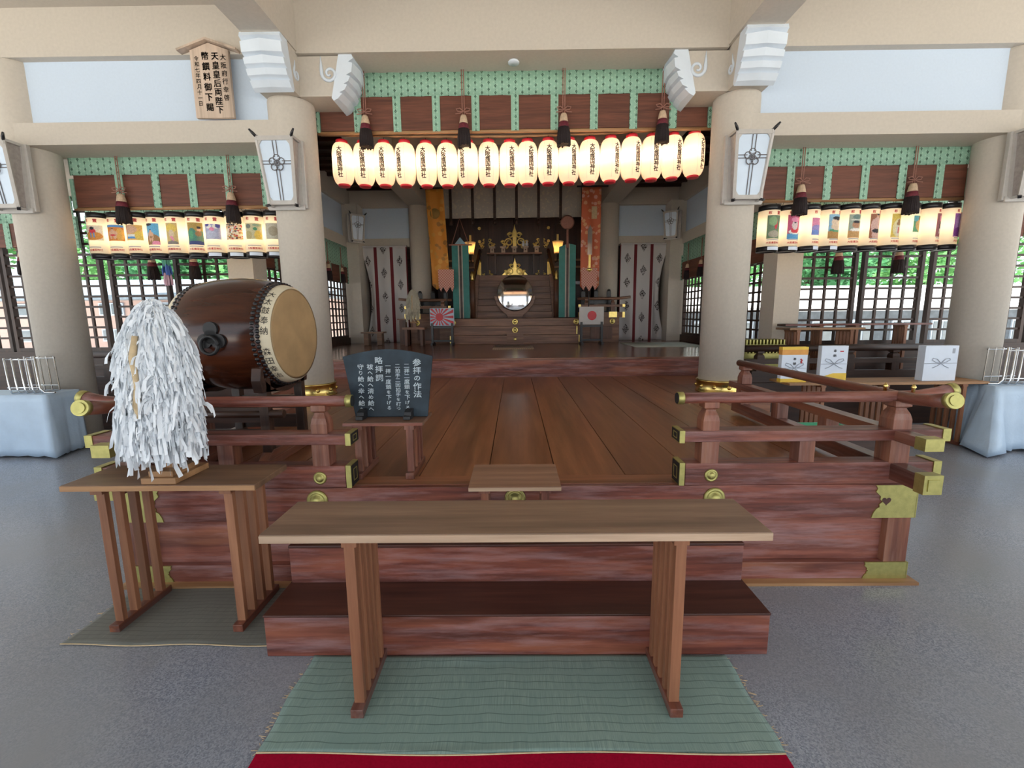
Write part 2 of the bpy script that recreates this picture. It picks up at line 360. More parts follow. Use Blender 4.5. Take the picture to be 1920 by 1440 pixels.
# ------------------------------------------------------------------ room shell
def B(*a): return MB().box(*a)
struct(B(-14, -6, -.2, 14, 7.35, 0), 'floor', Mt('polished_terrazzo'))
struct(B(-60, -45, -.45, 60, 70, -.25), 'ground', GRAVEL)
for s, sd_ in ((-1, 'left'), (1, 'right')):
    struct(B(2.8, -2.5, 5.03, 11, 5.55, 5.2).mirror(s), 'ceiling_' + sd_, PLAST)
    struct(B(2.8, 5.9, 5.03, 11, 7.4, 5.2).mirror(s), 'ceiling_rear_' + sd_, PLAST)
    struct(B(2.41, -2.5, 4.55, 2.82, 5.52, 5.75).mirror(s), 'trim_beam_over_columns_' + sd_, PLAST)
    struct(B(2.78, 5.5, 4.53, 11, 5.98, 5.2).mirror(s), 'trim_upper_beam_' + sd_, PLAST)
    struct(B(2.7, 5.5, 3.605, 9, 5.97, 3.845).mirror(s), 'trim_lower_beam_' + sd_, PLAST)
    struct(B(2.7, 5.6, 3.84, 9, 5.9, 4.54).mirror(s), 'wall_panel_' + sd_, WHITEP)
    # rear lattice wall of the side bay
    struct(B(4.1, 7.2, 0, 4.5, 7.6, 5.1).mirror(s), 'trim_square_pillar_' + sd_, PLAST)
    struct(B(4.5, 7.31, 0, 10, 7.42, 1.09).mirror(s), 'wall_rear_' + sd_, DARKW)
    struct(B(4.5, 7.31, 3.5, 10, 7.45, 5.1).mirror(s), 'wall_rear_upper_' + sd_, PLAST)
    # hall side wall
    struct(B(4.3, 7.6, .9, 4.42, 12.4, 1.08).mirror(s), 'wall_hall_' + sd_, DARKW)
    struct(B(4.26, 7.6, 3.36, 4.42, 12.3, 3.62).mirror(s), 'trim_hall_beam_' + sd_, PLAST)
    struct(B(4.33, 7.6, 3.6, 4.45, 12.3, 4.42).mirror(s), 'wall_hall_upper_' + sd_, WHITEP)
    struct(B(4.24, 7.4, 4.4, 4.45, 12.3, 5.4).mirror(s), 'trim_hall_top_beam_' + sd_, PLAST)
    struct(B(3.95, 11.75, .9, 4.42, 12.4, 4.42).mirror(s), 'trim_hall_corner_post_' + sd_, PLAST)
    # back wall beside the altar
    struct(B(2.3, 12.15, 3.42, 4.3, 12.45, 3.63).mirror(s), 'trim_back_beam_' + sd_, PLAST)
    struct(B(2.3, 12.22, 3.62, 4.3, 12.4, 4.42).mirror(s), 'wall_back_upper_' + sd_, WHITEP)
    struct(B(2.0, 12.1, 4.4, 4.3, 12.45, 5.4).mirror(s), 'trim_back_top_beam_' + sd_, PLAST)
    struct(B(2.3, 12.42, .9, 4.4, 12.52, 3.5).mirror(s), 'wall_back_' + sd_, DARKW)
    struct(B(2.25, 5.97, 4.42, 2.72, 12.3, 5.45).mirror(s), 'trim_long_beam_' + sd_, PLAST)
    struct(B(2.6, 6.6, 4.86, 4.3, 12.2, 4.96).mirror(s), 'ceiling_hall_' + sd_, DARKW)
    jm = MB()
    for k in range(14): jm.box(2.72, 6.75 + k * .4, 4.79, 4.25, 6.81 + k * .4, 4.87)
    struct(jm.mirror(s), 'trim_ceiling_battens_' + sd_, DARKW)
    struct(B(2.35, 12.4, 1.5, 2.5, 15.2, 5.4).mirror(s), 'wall_altar_' + sd_, SHRINE)
struct(B(-2.42, 5.5, 4.53, 2.42, 5.98, 5.75), 'trim_center_beam', PLAST)
struct(B(-2.5, -2.5, 5.62, 2.5, 5.6, 5.8), 'ceiling_center', PLAST)
struct(B(-2.5, 5.9, 5.4, 2.5, 15.2, 5.5), 'ceiling_hall_center', DARKW)
struct(B(-2.5, 8.9, 4.75, 2.5, 9.3, 5.42), 'trim_cross_beam', PLAST)
struct(B(-2.5, 15.0, .9, 2.5, 15.2, 5.4), 'wall_altar_back', SHRINE)
struct(B(-11, -3.2, 5.8, 11, 16, 6.0), 'roof', GREYW)
struct(B(-11, -3.1, 4.0, 11, -2.8, 5.8), 'trim_added_shade_beam', PLAST)  # unseen beam behind the camera, added to dim skylight on the upper beams
struct(B(-4.4, 12.3, .6, 4.4, 15.2, .92), 'floor_altar', ALTARW)

def lattice(name, x0, x1, z0, z1, n, m, mat=DARKWZ, t=.033, d=.035, rails=()):
    mb = MB()
    for i in range(1, n): x = x0 + (x1 - x0) * i / n; mb.box(x - t / 2, -d / 2, z0, x + t / 2, d / 2, z1)
    for j in range(1, m): z = z0 + (z1 - z0) * j / m; mb.box(x0, -d / 2 - .004, z - t / 2, x1, d / 2 + .004, z + t / 2)
    fr = MB()
    for a in ((x0 - .05, z0 - .06, x0, z1 + .06), (x1, z0 - .06, x1 + .05, z1 + .06), (x0, z0 - .06, x1, z0), (x0, z1, x1, z1 + .06)):
        fr.box(a[0], -.04, a[1], a[2], .04, a[3])
    e = fr.build(name, mat); e['kind'] = 'structure'
    mb.build('lattice', mat, e)
    return e
wno = 0
for s in (-1, 1):
    for x0, x1, n in ((4.56, 5.40, 4 if s < 0 else 4), (5.60, 6.45, 4), (6.68, 8.15, 7), (8.30, 9.8, 7)):
        wno += 1
        o = lattice('window_%d' % wno, x0, x1, 1.15, 3.46, n, 14); o.location = (0, 7.36, 0); o.scale = (s, 1, 1)
    for y0, y1 in ((7.75, 8.95), (9.1, 10.3), (10.45, 11.65)):
        wno += 1
        o = lattice('window_%d' % wno, y0, y1, 1.14, 3.30, 6, 13); o.location = (s * 4.36, 0, 0); o.rotation_euler = (0, 0, PI / 2)

# ------------------------------------------------------------------ round columns with carved bracket arms
def spiral(mb, c, plane, sgn, k=1.0, rot=0.0):
    pts = []; rs = []
    for i in range(26):
        t = i / 25; a = rot + sgn * t * 2.3 * 2 * PI * .6; r = (.012 + .058 * (1 - t)) * k
        u, v = r * math.cos(a), r * math.sin(a)
        pts.append((c[0], c[1] + u, c[2] + v) if plane == 'x' else (c[0] + u, c[1], c[2] + v)); rs.append((.016 - .008 * t) * k)
    pts0 = Vector(pts[0]); d = (pts0 - Vector(pts[1])).normalized()
    tail = [tuple(pts0 + d * .09 * k + Vector((0, 0, .03 * k))), tuple(pts0 + d * .045 * k)]
    mb.tube(tail + pts, [.003 * k, .012 * k] + rs, 6)
def nose(mb, fn, wd):
    # scalloped beam nose: profile (reach, height) swept over the width, folded outward at the middle
    prof = [(.46, .455), (.53, .475), (.60, .455), (.615, .41), (.562, .375), (.605, .365), (.590, .27), (.530, .238), (.572, .226), (.550, .175), (.497, .148), (.535, .136), (.505, .085), (.447, .058), (.478, .046), (.428, -.005), (.38, -.03), (.36, .0)]
    n = 8
    def P(i, j):
        r, h = prof[j]; t = i / n * 2 - 1; bul = .022 * (1 - abs(t)) if 2 < j < len(prof) - 2 else 0
        lift = .018 * (1 - abs(t)) if j in (4, 5, 7, 8) else 0
        return fn(t * wd / 2, r + bul, h + lift)
    mb.grid(lambda u, v: P(round(u * n), round(v * (len(prof) - 1))), n, len(prof) - 1, smooth=False)
    for i in (0, n): mb.add([P(i, j) for j in range(len(prof))], [tuple(range(len(prof)))])
def column(x, y, z0, z1, label, s=0, ring=True):
    t = thing('round_column', label, 'column', (x, y, 0), kind='thing')
    MB().lathe([(.262, z0), (.262, z1 - .05), (.258, z1 - .02), (.24, z1)], n=48).build('shaft', PLAST, t)
    if ring:
        r = MB().lathe([(.29, z0), (.292, z0 + .012), (.281, z0 + .02), (.281, z0 + .135), (.292, z0 + .145), (.29, z0 + .158), (.264, z0 + .16)], n=48).build('base_ring', BRASS, t)
        for k in range(10):
            a = 2 * PI * k / 10 + .3; MB().lathe([(.024, 0), (.024, .008), (.016, .012), (.012, .02), (0, .022)], n=14).xf(lambda p: Matrix.Rotation(a, 3, 'Z') @ (Matrix.Rotation(PI / 2, 3, 'Y') @ p + Vector((.279, 0, z0 + .08)))).build('boss', BRASS, r)
    if s:
        zb = 4.10
        a = MB().prism([(-.42, zb), (.3, zb), (.3, zb + .46), (-.47, zb + .46), (-.5, zb + .3), (-.45, zb + .1)], 'x', -.205, .205)
        a = a.build('front_bracket_arm', PLAST, t, bevel=.004)
        n1 = MB(); nose(n1, lambda u, r, h: (u, -r, zb + h), .43); n1.build('carved_nose', CARVE, a, label='white carved beam nose facing the viewer')
        for k in (-1, 1): sp = MB(); spiral(sp, (k * .208, -.27, zb + .20), 'x', 1, .9, 2.5); sp.build('scroll', CARVE, a)
        b = MB().prism([(0, zb), (.57, zb), (.63, zb + .06), (.72, zb + .2), (.74, zb + .42), (0, zb + .42)], 'y', -.21, .21)
        b = b.mirror(-s).build('side_bracket_arm', PLAST, t, bevel=.004)
        n2 = MB(); nose(n2, lambda u, r, h: (r * 1.05 + .19, u, zb + h - .02), .435); n2.mirror(-s).build('carved_nose', CARVE, b, label='white carved beam nose toward the middle bay')
        sp = MB(); spiral(sp, (.56, -.215, zb + .235), 'y', 1, 1.3, 2.9); sp.mirror(-s).build('scroll', CARVE, b)
column(-2.63, 5.75, .61, 4.12, 'round cream column with brass base ring behind the big drum', -1)
column(2.65, 5.75, .61, 4.12, 'round cream column with brass base ring right of the plank platform', 1)
column(-5.82, 5.75, 0, 4.55, 'plain round cream column behind the left blue-covered table', 0, False)
column(5.84, 5.75, 0, 4.55, 'plain round cream column behind the right blue-covered table', 0, False)
column(-2.48, 12.2, .92, 4.45, 'round cream column beside the orange banner at the back', 0, False)
column(2.48, 12.2, .92, 4.45, 'round cream column beside the vermilion banner at the back', 0, False)

# ------------------------------------------------------------------ plank platform, upper stage, steps
BOSS = [(.062, 0), (.062, .008), (.05, .016), (.044, .012), (.036, .012), (.03, .03), (.014, .036), (0, .037)]
def boss(par, x, y, z, k=1.0, mat=GOLD, nm='boss'):
    return MB().lathe([(r * k, h * k) for r, h in BOSS], n=28).xf(lambda p: Vector((p.x + x, y - p.z, p.y + z))).build(nm, mat, par)
def cornerplate(s, x0, x1, z0, z1, y, par, mat=GOLD):
    # gilt corner plate with a cloud-cut inner edge, wrapped round the corner
    h = z1 - z0; n = [(0, 1), (.06, .9), (.02, .80), (.10, .72), (.17, .66), (.16, .56), (.24, .50), (.15, .42), (.16, .33), (.07, .27), (.0, .14), (-.04, 0)]
    poly = [(x1, z0), (x1, z1)] + [(x0 + a * h, z0 + b * h) for a, b in n]
    mb = MB().prism(poly, 'y', y - .006, y + .004); mb.box(x1 - .002, y - .006, z0, x1 + .006, y + .22, z1)
    o = mb.mirror(s).build('corner_plate', mat, par)
    if h > .15: MB().prism([(x0 + .068 + .026 * math.sin(q) ** 3, z0 + h * .52 + .0017 * (13 * math.cos(q) - 5 * math.cos(2 * q) - 2 * math.cos(3 * q) - math.cos(4 * q))) for q in [2 * PI * i / 24 for i in range(24)]], 'y', y - .0075, y - .004).mirror(s).build('heart_opening', STEPT, o)
    return o
pf = thing('plank_platform', 'low red-brown plank platform in the middle of the hall', 'platform', (0, 0, 0), kind='thing')
dk = MB()
xs = [-2.34] + [-.17 + .43 * k for k in range(-5, 6)] + [2.34]
for a, b in zip(xs, xs[1:]):
    if b - a > .02: dk.box(a + .003, 2.69, .56, b - .003, 7.26, .61)
dk.build('deck_planks', DECK, pf)
MB().box(-2.33, 2.52, .5, 2.33, 7.2, .57).build('deck_underside', DARKW, pf)
MB().box(-2.338, 2.545, .555, 2.338, 2.688, .611).build('front_edge_board', DECKX, pf, bevel=.003)
MB().box(-2.34, 2.5, .405, 2.34, 2.555, .609).build('upper_beam', REDW, pf, bevel=.003)
MB().box(-2.30, 2.548, .12, 2.30, 2.6, .41).build('recessed_panel', REDWP, pf)
MB().box(-2.335, 2.502, .015, 2.335, 2.62, .122).build('lower_beam', REDWP, pf, bevel=.003)
for s in (-1, 1): MB().box(1.195, 2.45, 0, 2.38, 2.62, .018).mirror(s).build('plinth_strip', OAKX, pf)
for s in (-1, 1):
    MB().box(2.20, 2.505, .12, 2.335, 2.62, .41).mirror(s).build('corner_post', REDWZ, pf, bevel=.003)
    cornerplate(s, 2.10, 2.343, .405, .605, 2.5, pf); cornerplate(s, 2.085, 2.338, .015, .122, 2.502, pf)
    MB().box(2.24, 2.6, 0, 2.335, 5.4, .56).mirror(s).build('side_wall', REDWY, pf)
    MB().box(2.34, 5.35, 0, 3.1, 7.26, .61).mirror(s).build('side_wing', DECKX, pf)
    boss(pf, s * 1.165, 2.5, .535)
boss(pf, 0, 2.5, .54)
st = thing('upper_stage', 'raised glossy brown stage floor in front of the altar', 'stage', (0, 0, 0), kind='thing')
MB().box(-4.3, 7.24, .60, 4.3, 7.42, .895).build('riser', REDW, st, bevel=.004)
MB().box(-4.3, 7.235, .885, 4.3, 7.5, .92).build('nosing', STAGEW, st, bevel=.004)
sm = MB()
for k in range(9): sm.box(-4.3, 7.5 + k * .56 + .002, .86, 4.3, 7.5 + (k + 1) * .56 - .002, .92)
sm.build('stage_planks', STAGEW, st)
o = MB().box(-1.19, 1.912, 0, 1.19, 2.2, .213); o = o.build('wooden_step', [REDW], None, bevel=.004)
MB().box(-1.192, 1.908, .205, 1.192, 2.2, .216).build('tread', STEPT, o, bevel=.003)
tag(o, 'lower wooden step in front of the platform, dark tread and worn red front', 'step')
o = MB().box(-1.185, 2.175, 0, 1.185, 2.498, .42).build('wooden_step', [REDW], None, bevel=.004)
MB().box(-1.187, 2.172, .41, 1.187, 2.498, .424).build('tread', STEPT, o, bevel=.003)
tag(o, 'higher wooden step against the platform, mostly behind the long offering table', 'step')

# ------------------------------------------------------------------ railings
def post(mb, x, y, z0, z1, zm0, zm1, w):
    mb.box(x - w / 2, y - w / 2, z0, x + w / 2, y + w / 2, zm0)
    prof = [(w * .47, zm1), (w * .47, zm1 + (z1 - zm1) * .35), (w * .40, zm1 + (z1 - zm1) * .55), (w * .30, zm1 + (z1 - zm1) * .68), (w * .27, zm1 + (z1 - zm1) * .74), (w * .42, zm1 + (z1 - zm1) * .80), (w * .42, z1)]
    vs = [(x + i * r, y + j * r, z) for r, z in prof for i, j in ((-1, -1), (1, -1), (1, 1), (-1, 1))]
    fs = [(k * 4 + a, k * 4 + (a + 1) % 4, k * 4 + 4 + (a + 1) % 4, k * 4 + 4 + a) for k in range(len(prof) - 1) for a in range(4)]
    mb.add(vs, fs + [(0, 1, 2, 3), tuple(range(len(vs) - 4, len(vs)))])
def L_rail(s, label):
    t = thing('corner_railing', label, 'railing', (0, 0, 0))
    X, Y, z = 2.215, 2.555, .611     # corner
    def cap(mb, par): return mb.mirror(s).build('gilt_end_cap', GOLD, par)
    def endshade(c, x, y0, y1, z0, z1):      # black plate paints in the shade on the inner rail ends, gilt line inside
        MB().box(x - .002, y0, z0, x + .002, y1, z1).mirror(s).build('dark_shade_field', BLACKM, c); ym, zm = (y0 + y1) / 2, (z0 + z1) / 2
        fr = MB()
        w_, h_ = (y1 - y0) * .26, (z1 - z0) * .3
        fr.box(x - .004, ym - w_, zm - h_, x + .001, ym - w_ + .005, zm + h_).box(x - .004, ym + w_ - .005, zm - h_, x + .001, ym + w_, zm + h_).box(x - .004, ym - w_, zm + h_ - .005, x + .001, ym + w_, zm + h_).box(x - .004, ym - w_, zm - h_, x + .001, ym + w_, zm - h_ + .005)
        fr.mirror(s).build('gilt_frame_line', GOLD, c)
    # sill rails
    o = MB().box(.99, 2.50, z, X + .22, 2.61, .742).mirror(s).build('sill_rail', REDW, t, bevel=.003)
    endshade(cap(MB().box(.955, 2.494, z + .001, .985, 2.616, .748), o), .955, 2.502, 2.612, z + .006, .742); cap(MB().box(X + .2, 2.494, z, X + .245, 2.616, .748), o); boss(o, s * 1.14, 2.5, .672, .62)
    o = MB().box(X - .045, 2.30, z + .03, X + .045, 4.42, .735).mirror(s).build('sill_rail', REDWY, t, bevel=.003)
    cap(MB().box(X - .05, 2.275, z + .025, X + .05, 2.335, .742).box(X - .03, 2.27, z + .045, X + .03, 2.28, .72), o)
    # middle rails
    o = MB().box(.975, 2.495, .872, X + .24, 2.615, .935).mirror(s).build('middle_rail', REDW, t, bevel=.003)
    endshade(cap(MB().box(.945, 2.49, .868, .975, 2.62, .94), o), .945, 2.497, 2.616, .873, .935); cap(MB().box(X + .225, 2.49, .868, X + .27, 2.62, .94), o)
    o = MB().box(X - .046, 2.32, .872, X + .046, 4.5, .93).mirror(s).build('middle_rail', REDWY, t, bevel=.003)
    cap(MB().box(X - .05, 2.295, .868, X + .05, 2.36, .936), o)
    # round top rails, sweeping up beyond the corner
    zt, r = 1.119, .032
    o = MB().tube([(.955, Y, zt), (X - .2, Y, zt), (X, Y, zt), (X + .12, Y, zt + .004), (X + .22, Y, zt + .016), (X + .30, Y, zt + .034)], [r, r, r, r * 1.02, r * 1.1, r * 1.2], 20).mirror(s).build('top_rail', REDW, t)
    c = cap(MB().lathe([(r + .004, -.012), (r + .005, .022)], (.955, Y, zt), 20, 'x'), o); MB().lathe([(r, 0), (r, .004)], (.940, Y, zt), 20, 'x').mirror(s).build('dark_shade_field', BLACKM, c)
    cap(MB().tube([(X + .28, Y, zt + .029), (X + .315, Y, zt + .038)], r * 1.26, 20), o)
    o = MB().tube([(X, 4.40, zt), (X, 2.75, zt), (X, Y, zt), (X - .01, Y - .12, zt + .004), (X - .02, Y - .24, zt + .02), (X - .03, Y - .34, zt + .04)], [r, r, r, r, r * 1.1, r * 1.2], 20).mirror(s).build('top_rail', REDWY, t)
    e = MB().tube([(X - .028, Y - .335, zt + .038), (X - .032, Y - .365, zt + .044)], r * 1.28, 24)
    e.tube([(X - .032, Y - .364, zt + .044), (X - .0325, Y - .370, zt + .045)], r * .85, 24); cap(e, o)
    for k in (-1, 1):
        MB().lathe([(.009, 0), (.009, .02), (.014, .03), (0, .05)], (s * (X + k * .055), Y - .03 * k, zt + r - .004), 10).build('brass_stud', BRASS, t)
    MB().mirror(s)
    for x, y, wd in ((1.13, Y, .10), (X, Y, .112), (X, 4.28, .10)):
        mb = MB(); post(mb, x, y, .735, zt - r * .6, .875, .932, wd); mb.mirror(s).build('post', REDWZ, t, bevel=.002)
    for x, y in ((1.69, Y), (X, 3.1), (X, 3.68)):
        MB().box(x - .045, y - .045, .735, x + .045, y + .045, .875).mirror(s).build('strut', REDWZ, t, bevel=.002)
    return t
L_rail(1, 'red-brown corner railing on the right front of the platform, fully in view')
L_rail(-1, 'red-brown corner railing on the left front, half hidden by the paper wand')
def far_rail(s, x0, x1, y, z, label):
    t = thing('side_railing', label, 'railing', (0, 0, 0))
    MB().box(x0 + .1, y - .05, z, x1, y + .05, z + .17).mirror(s).build('sill_rail', DARKW, t, bevel=.003)
    MB().box(x0, y - .05, z + .27, x1, y + .05, z + .34).mirror(s).build('middle_rail', DARKW, t, bevel=.003)
    MB().tube([(x0, y, z + .49), (x1, y, z + .49)], .05, 16).mirror(s).build('top_rail', DARKW, t)
    n = int((x1 - x0) / .75)
    for k in range(n + 1):
        mb = MB(); post(mb, x0 + .22 + k * (x1 - x0 - .44) / n, y, z + .16, z + .45, z + .28, z + .33, .11); mb.mirror(s).build('post', DARKWZ, t)
    return t
far_rail(-1, 3.3, 6.12, 6.45, .61, 'dark railing behind the drum in the left side bay')
far_rail(1, 3.3, 6.3, 6.45, .61, 'dark railing behind the three gift boxes')
for s, l in ((-1, 'low dark side platform under the left lattice windows'), (1, 'low dark side platform under the right lattice windows')):
    o = MB().box(3.12, 6.38, 0, 6.6, 7.3, .608).mirror(s).build('side_platform', DARKW, None, bevel=.004); tag(o, l, 'platform', kind='thing')

# ------------------------------------------------------------------ lamps on the columns
def make_lamp():
    t = thing('wall_lamp', '', 'lamp', (0, 0, 0))
    MB().box(-.235, -.05, 2.86, .235, 0, 3.60).box(-.215, -.07, 2.84, .215, -.04, 2.90).build('back_plate', LAMPF, t, bevel=.006)
    zt, zb, yf, yfb = 3.58, 2.88, -.24, -.15
    def W(v): return .205 + (.155 - .205) * v          # half width, v from top 0 to bottom 1
    def P(u, v, off=0): return (u * W(v), yf + (yfb - yf) * v - off, zt + (zb - zt) * v)
    fr = MB()
    def bar(a, b, w=.022): fr.bar(a, b, w, w)
    for s in (-1, 1):
        fr.bar(P(s * .93, 0), P(s * .93, 1), .032, .03)
        fr.bar((s * W(0) * .95, -.04, zt), (s * W(0) * .95, yf, zt), .03, .03); fr.bar((s * W(1) * .95, -.04, zb), (s * W(1) * .95, yfb, zb), .026, .026)
        fr.bar((s * .20, -.06, zt), (s * .165, -.06, zb), .03, .03)
    fr.bar(P(-1, .03), P(1, .03), .03, .045); fr.bar(P(-1, .97), P(1, .97), .03, .045)
    for sx, sy in ((-1, 0), (1, 0), (-1, 1), (1, 1)):      # rounded inner corners
        c = [(sx * .88, abs(sy - .05)), (sx * .58, abs(sy - .05)), (sx * .72, abs(sy - .075)), (sx * .84, abs(sy - .12)), (sx * .88, abs(sy - .19))]
        fr.add([P(u, v, .012) for u, v in c] + [P(u, v, -.01) for u, v in c], [(0, 1, 2, 3, 4), (9, 8, 7, 6, 5)] + [(i, (i + 1) % 5, 5 + (i + 1) % 5, 5 + i) for i in range(5)])
    fr.build('frame', LAMPF, t)
    MB().add([P(-.95, .02), P(.95, .02), P(.95, .98), P(-.95, .98)], [(0, 1, 2, 3)]).build('glass', LAMPG, t, normals=False)
    for s in (-1, 1):
        MB().add([(s * .19, -.05, zt - .02), (s * .195, yf + .01, zt - .02), (s * .15, yfb + .01, zb + .02), (s * .15, -.05, zb + .02)], [(0, 1, 2, 3)]).build('side_glass', LAMPS, t, normals=False)
    ln = MB()
    for u in (-.10, .10):
        ln.bar(P(u, .02, .004), P(u, .30, .004), .008, .006); ln.bar(P(u, .47, .004), P(u, .98, .004), .008, .006)
    for v in (.355, .40):
        ln.bar(P(-.9, v, .004), P(-.3, v, .004), .006, .008); ln.bar(P(.3, v, .004), P(.9, v, .004), .006, .008)
    ln.build('lead_lines', LAMPL, t)
    fl = MB(); c = Vector(P(0, .385, .008))
    for k in range(5):
        a = PI / 2 + k * 2 * PI / 5; cc = c + Vector((math.cos(a) * .052, 0, math.sin(a) * .052))
        fl.tube([cc + Vector((math.cos(a + q) * .036, 0, math.sin(a + q) * .036)) for q in [rad(d) for d in range(-130, 131, 26)]], .0055, 6)
    fl.tube([c + Vector((math.cos(q) * .030, 0, math.sin(q) * .030)) for q in [rad(d) for d in range(0, 361, 30)]], .004, 6)
    for k in range(14): a = 2 * PI * k / 14; fl.bar(c + Vector((math.cos(a) * .014, 0, math.sin(a) * .014)), c + Vector((math.cos(a) * .044, 0, math.sin(a) * .044)), .004, .004)
    fl.lathe([(0, -.004), (.012, -.004), (.012, .004), (0, .004)], c, 10, 'y')
    fl.build('blossom_emblem', LAMPL, t)
    for s in (-1, 1):
        MB().tube([P(s * .93, .01, 0), Vector(P(s * .95, 0, .02)) + Vector((s * .02, 0, .025)), Vector(P(s * .95, 0, .04)) + Vector((s * .05, 0, .06))], [.016, .017, .010], 6).build('horn', BLACK, t)
        MB().bar(P(s * .95, 1), Vector(P(s * .95, 1, .035)) + Vector((s * .03, 0, -.02)), .03, .028).build('corner_foot', BLACK, t)
    return t
lamp = make_lamp(); lamp['group'] = 'frosted glass lamps on the columns'
lamp.location = (-2.63, 5.50, 0); lamp['label'] = 'grey framed frosted lamp on the column right behind the drum'
again(lamp, 'grey framed frosted lamp on the column at the right end of the white lantern row', (2.65, 5.50, 0))
again(lamp, 'grey framed frosted lamp cut by the left edge, on the outer left column', (-5.82, 5.50, 0))
again(lamp, 'grey framed frosted lamp cut by the right edge, on the outer right column', (5.86, 5.50, 0))
for s, l in ((-1, 'left'), (1, 'right')):
    c = again(lamp, 'dim frosted lamp in the %s back corner beside the patterned curtain' % l, (s * 4.0, 11.74, .80), s * rad(-38)); c.scale = (.9, .9, .9)
    c.location.z = .9

# ------------------------------------------------------------------ bamboo blinds
def blind(x0, x1, y, zt, zg, zb, xs, label, pole=True, wd=.095, pal=(BLINDB, BROC)):
    t = thing('bamboo_blind', label, 'blind', (0, 0, 0))
    MB().box(x0 + .03, y - .012, zb + .02, x1 - .03, y + .012, zg + .04).build('woven_panel', pal[0], t)
    MB().grid(lambda u, v: (x0 + u * (x1 - x0), y - .020 - .006 * math.sin(u * (x1 - x0) / .22 * 2 * PI), zg + v * (zt - zg)), 90, 1).build('green_valance', pal[1], t, solid=.006)
    for x in xs:
        MB().box(x - wd / 2, y - .022, zb, x + wd / 2, y - .013, zg + .01).build('green_strip', pal[1], t)
    for x in (x0, x1): MB().box(x - .02, y - .022, zb, x + .02, y + .02, zt - .3).build('green_edge', pal[1], t)
    if pole: MB().tube([(x0 - .02, y + .005, zb), (x1 + .02, y + .005, zb)], .022, 10).build('bottom_pole', OAKX, t)
    return t
blind(-2.40, 2.42, 5.95, 4.54, 4.262, 3.86, [-1.905 + .484 * k for k in range(9)], 'wide brown bamboo blind with green brocade across the middle bay')
blind(-5.575, -2.95, 5.95, 3.66, 3.40, 3.0, [-4.97 + .462 * k for k in range(5)], 'brown bamboo blind with green brocade in the left bay')
blind(2.95, 5.68, 5.95, 3.66, 3.40, 3.0, [3.465 + .462 * k for k in range(5)], 'brown bamboo blind with green brocade in the right bay')
for s, l in ((-1, 'left'), (1, 'right')):
    blind(*((-6.66, -4.56) if s < 0 else (4.56, 6.66)), 7.26, 3.5, 3.1, 2.62, [s * (4.9 + .42 * k) for k in range(4)], 'rolled green-topped blind inside the rear lattice windows of the %s bay' % l, False)
    blind(*((-8.3, -6.85) if s < 0 else (6.85, 8.3)), 7.26, 3.5, 3.1, 2.72, [s * (7.1 + .42 * k) for k in range(3)], 'green-topped blind on the far %s lattice window beyond the outer column' % l, False)
    o = blind(7.75, 11.7, 0, 3.36, 2.85, 2.45, [8.2 + .6 * k for k in range(6)], 'green-topped blind on the hall lattice windows of the %s side wall' % l, False)
    o.rotation_euler = (0, 0, PI / 2); o.location = (s * 4.26, 0, 0)

# ------------------------------------------------------------------ tassels
def make_tassel(cord):
    t = thing('silk_tassel', '', 'tassel', (0, 0, 0), group='dark tassels in front of the blinds')
    MB().tube([(-.012, 0, .26), (-.012, 0, .26 + cord)], .006, 6).tube([(.012, 0, .26), (.012, 0, .26 + cord)], .006, 6).build('cord', CORD, t)
    b = MB()
    for s in (-1, 1): b.tube([(0, -.015, .30), (s * .04, -.02, .335), (s * .085, -.02, .325), (s * .07, -.02, .30), (0, -.015, .295), (s * .04, -.022, .275), (s * .095, -.02, .27)], .006, 6)
    b.build('bow', CORD, t)
    MB().lathe([(0, .262), (.032, .258), (.042, .23), (.055, .16), (.050, .155)], (-.0, 0, 0), 18).build('tan_cap', TAN, t)
    MB().lathe([(.054, .165), (.066, .11), (.066, .06), (.05, .06)], n=18).build('maroon_band', MAROON, t)
    m = MB()
    for k in range(26):
        a = 2 * PI * k / 26; r0, r1 = .058, .07 + random.uniform(-.004, .006); d = random.uniform(-.012, .012)
        m.tube([(r0 * math.cos(a), r0 * math.sin(a), .10), (r1 * math.cos(a), r1 * math.sin(a), .0), (r1 * math.cos(a) * 1.04, r1 * math.sin(a) * 1.04, -.10 + d)], .011, 5)
    m.lathe([(.055, .1), (.065, -.09), (.0, -.09)], n=16)
    m.build('fringe', DKSILK, t)
    return t
tas = make_tassel(.55); tas.location = (-1.80, 5.885, 3.77); tas['label'] = 'first dark silk tassel from the left, before the middle blind'
for k, (x, z) in enumerate(((-.598, 3.76), (.625, 3.765), (1.825, 3.78))):
    again(tas, '%s dark silk tassel from the left, before the middle blind' % ORD[k + 1], (x, 5.885, z))
t2 = make_tassel(.48); t2.location = (-4.93, 5.885, 2.90); t2['label'] = 'outer dark tassel before the left bay blind'
again(t2, 'inner dark tassel before the left bay blind, next to the lamp', (-3.54, 5.885, 2.90))
again(t2, 'inner dark tassel before the right bay blind', (3.58, 5.885, 2.91))
again(t2, 'outer dark tassel before the right bay blind', (4.957, 5.885, 2.91))
for x, l in ((-5.705, 'farther'), (-5.045, 'nearer')): again(t2, 'dark tassel with red band under the left picture lanterns, %s from the pillar' % l, (x, 7.228, 2.32), 0)
for x, l in ((5.065, 'nearer'), (6.0, 'farther')): again(t2, 'dark tassel with red band under the right picture lanterns, %s from the pillar' % l, (x, 7.228, 2.30), 0)
again(t2, 'dark tassel at the far left lattice window beside the outer column', (-7.75, 7.228, 2.42), 0)
for s, l in ((-1, 'left'), (1, 'right')):
    for k, y in enumerate((10.45, 11.25)): again(t2, '%s dark tassel on the %s hall side window' % (('nearer', 'deeper')[k], l), (s * 4.232, y, 2.55), PI / 2)
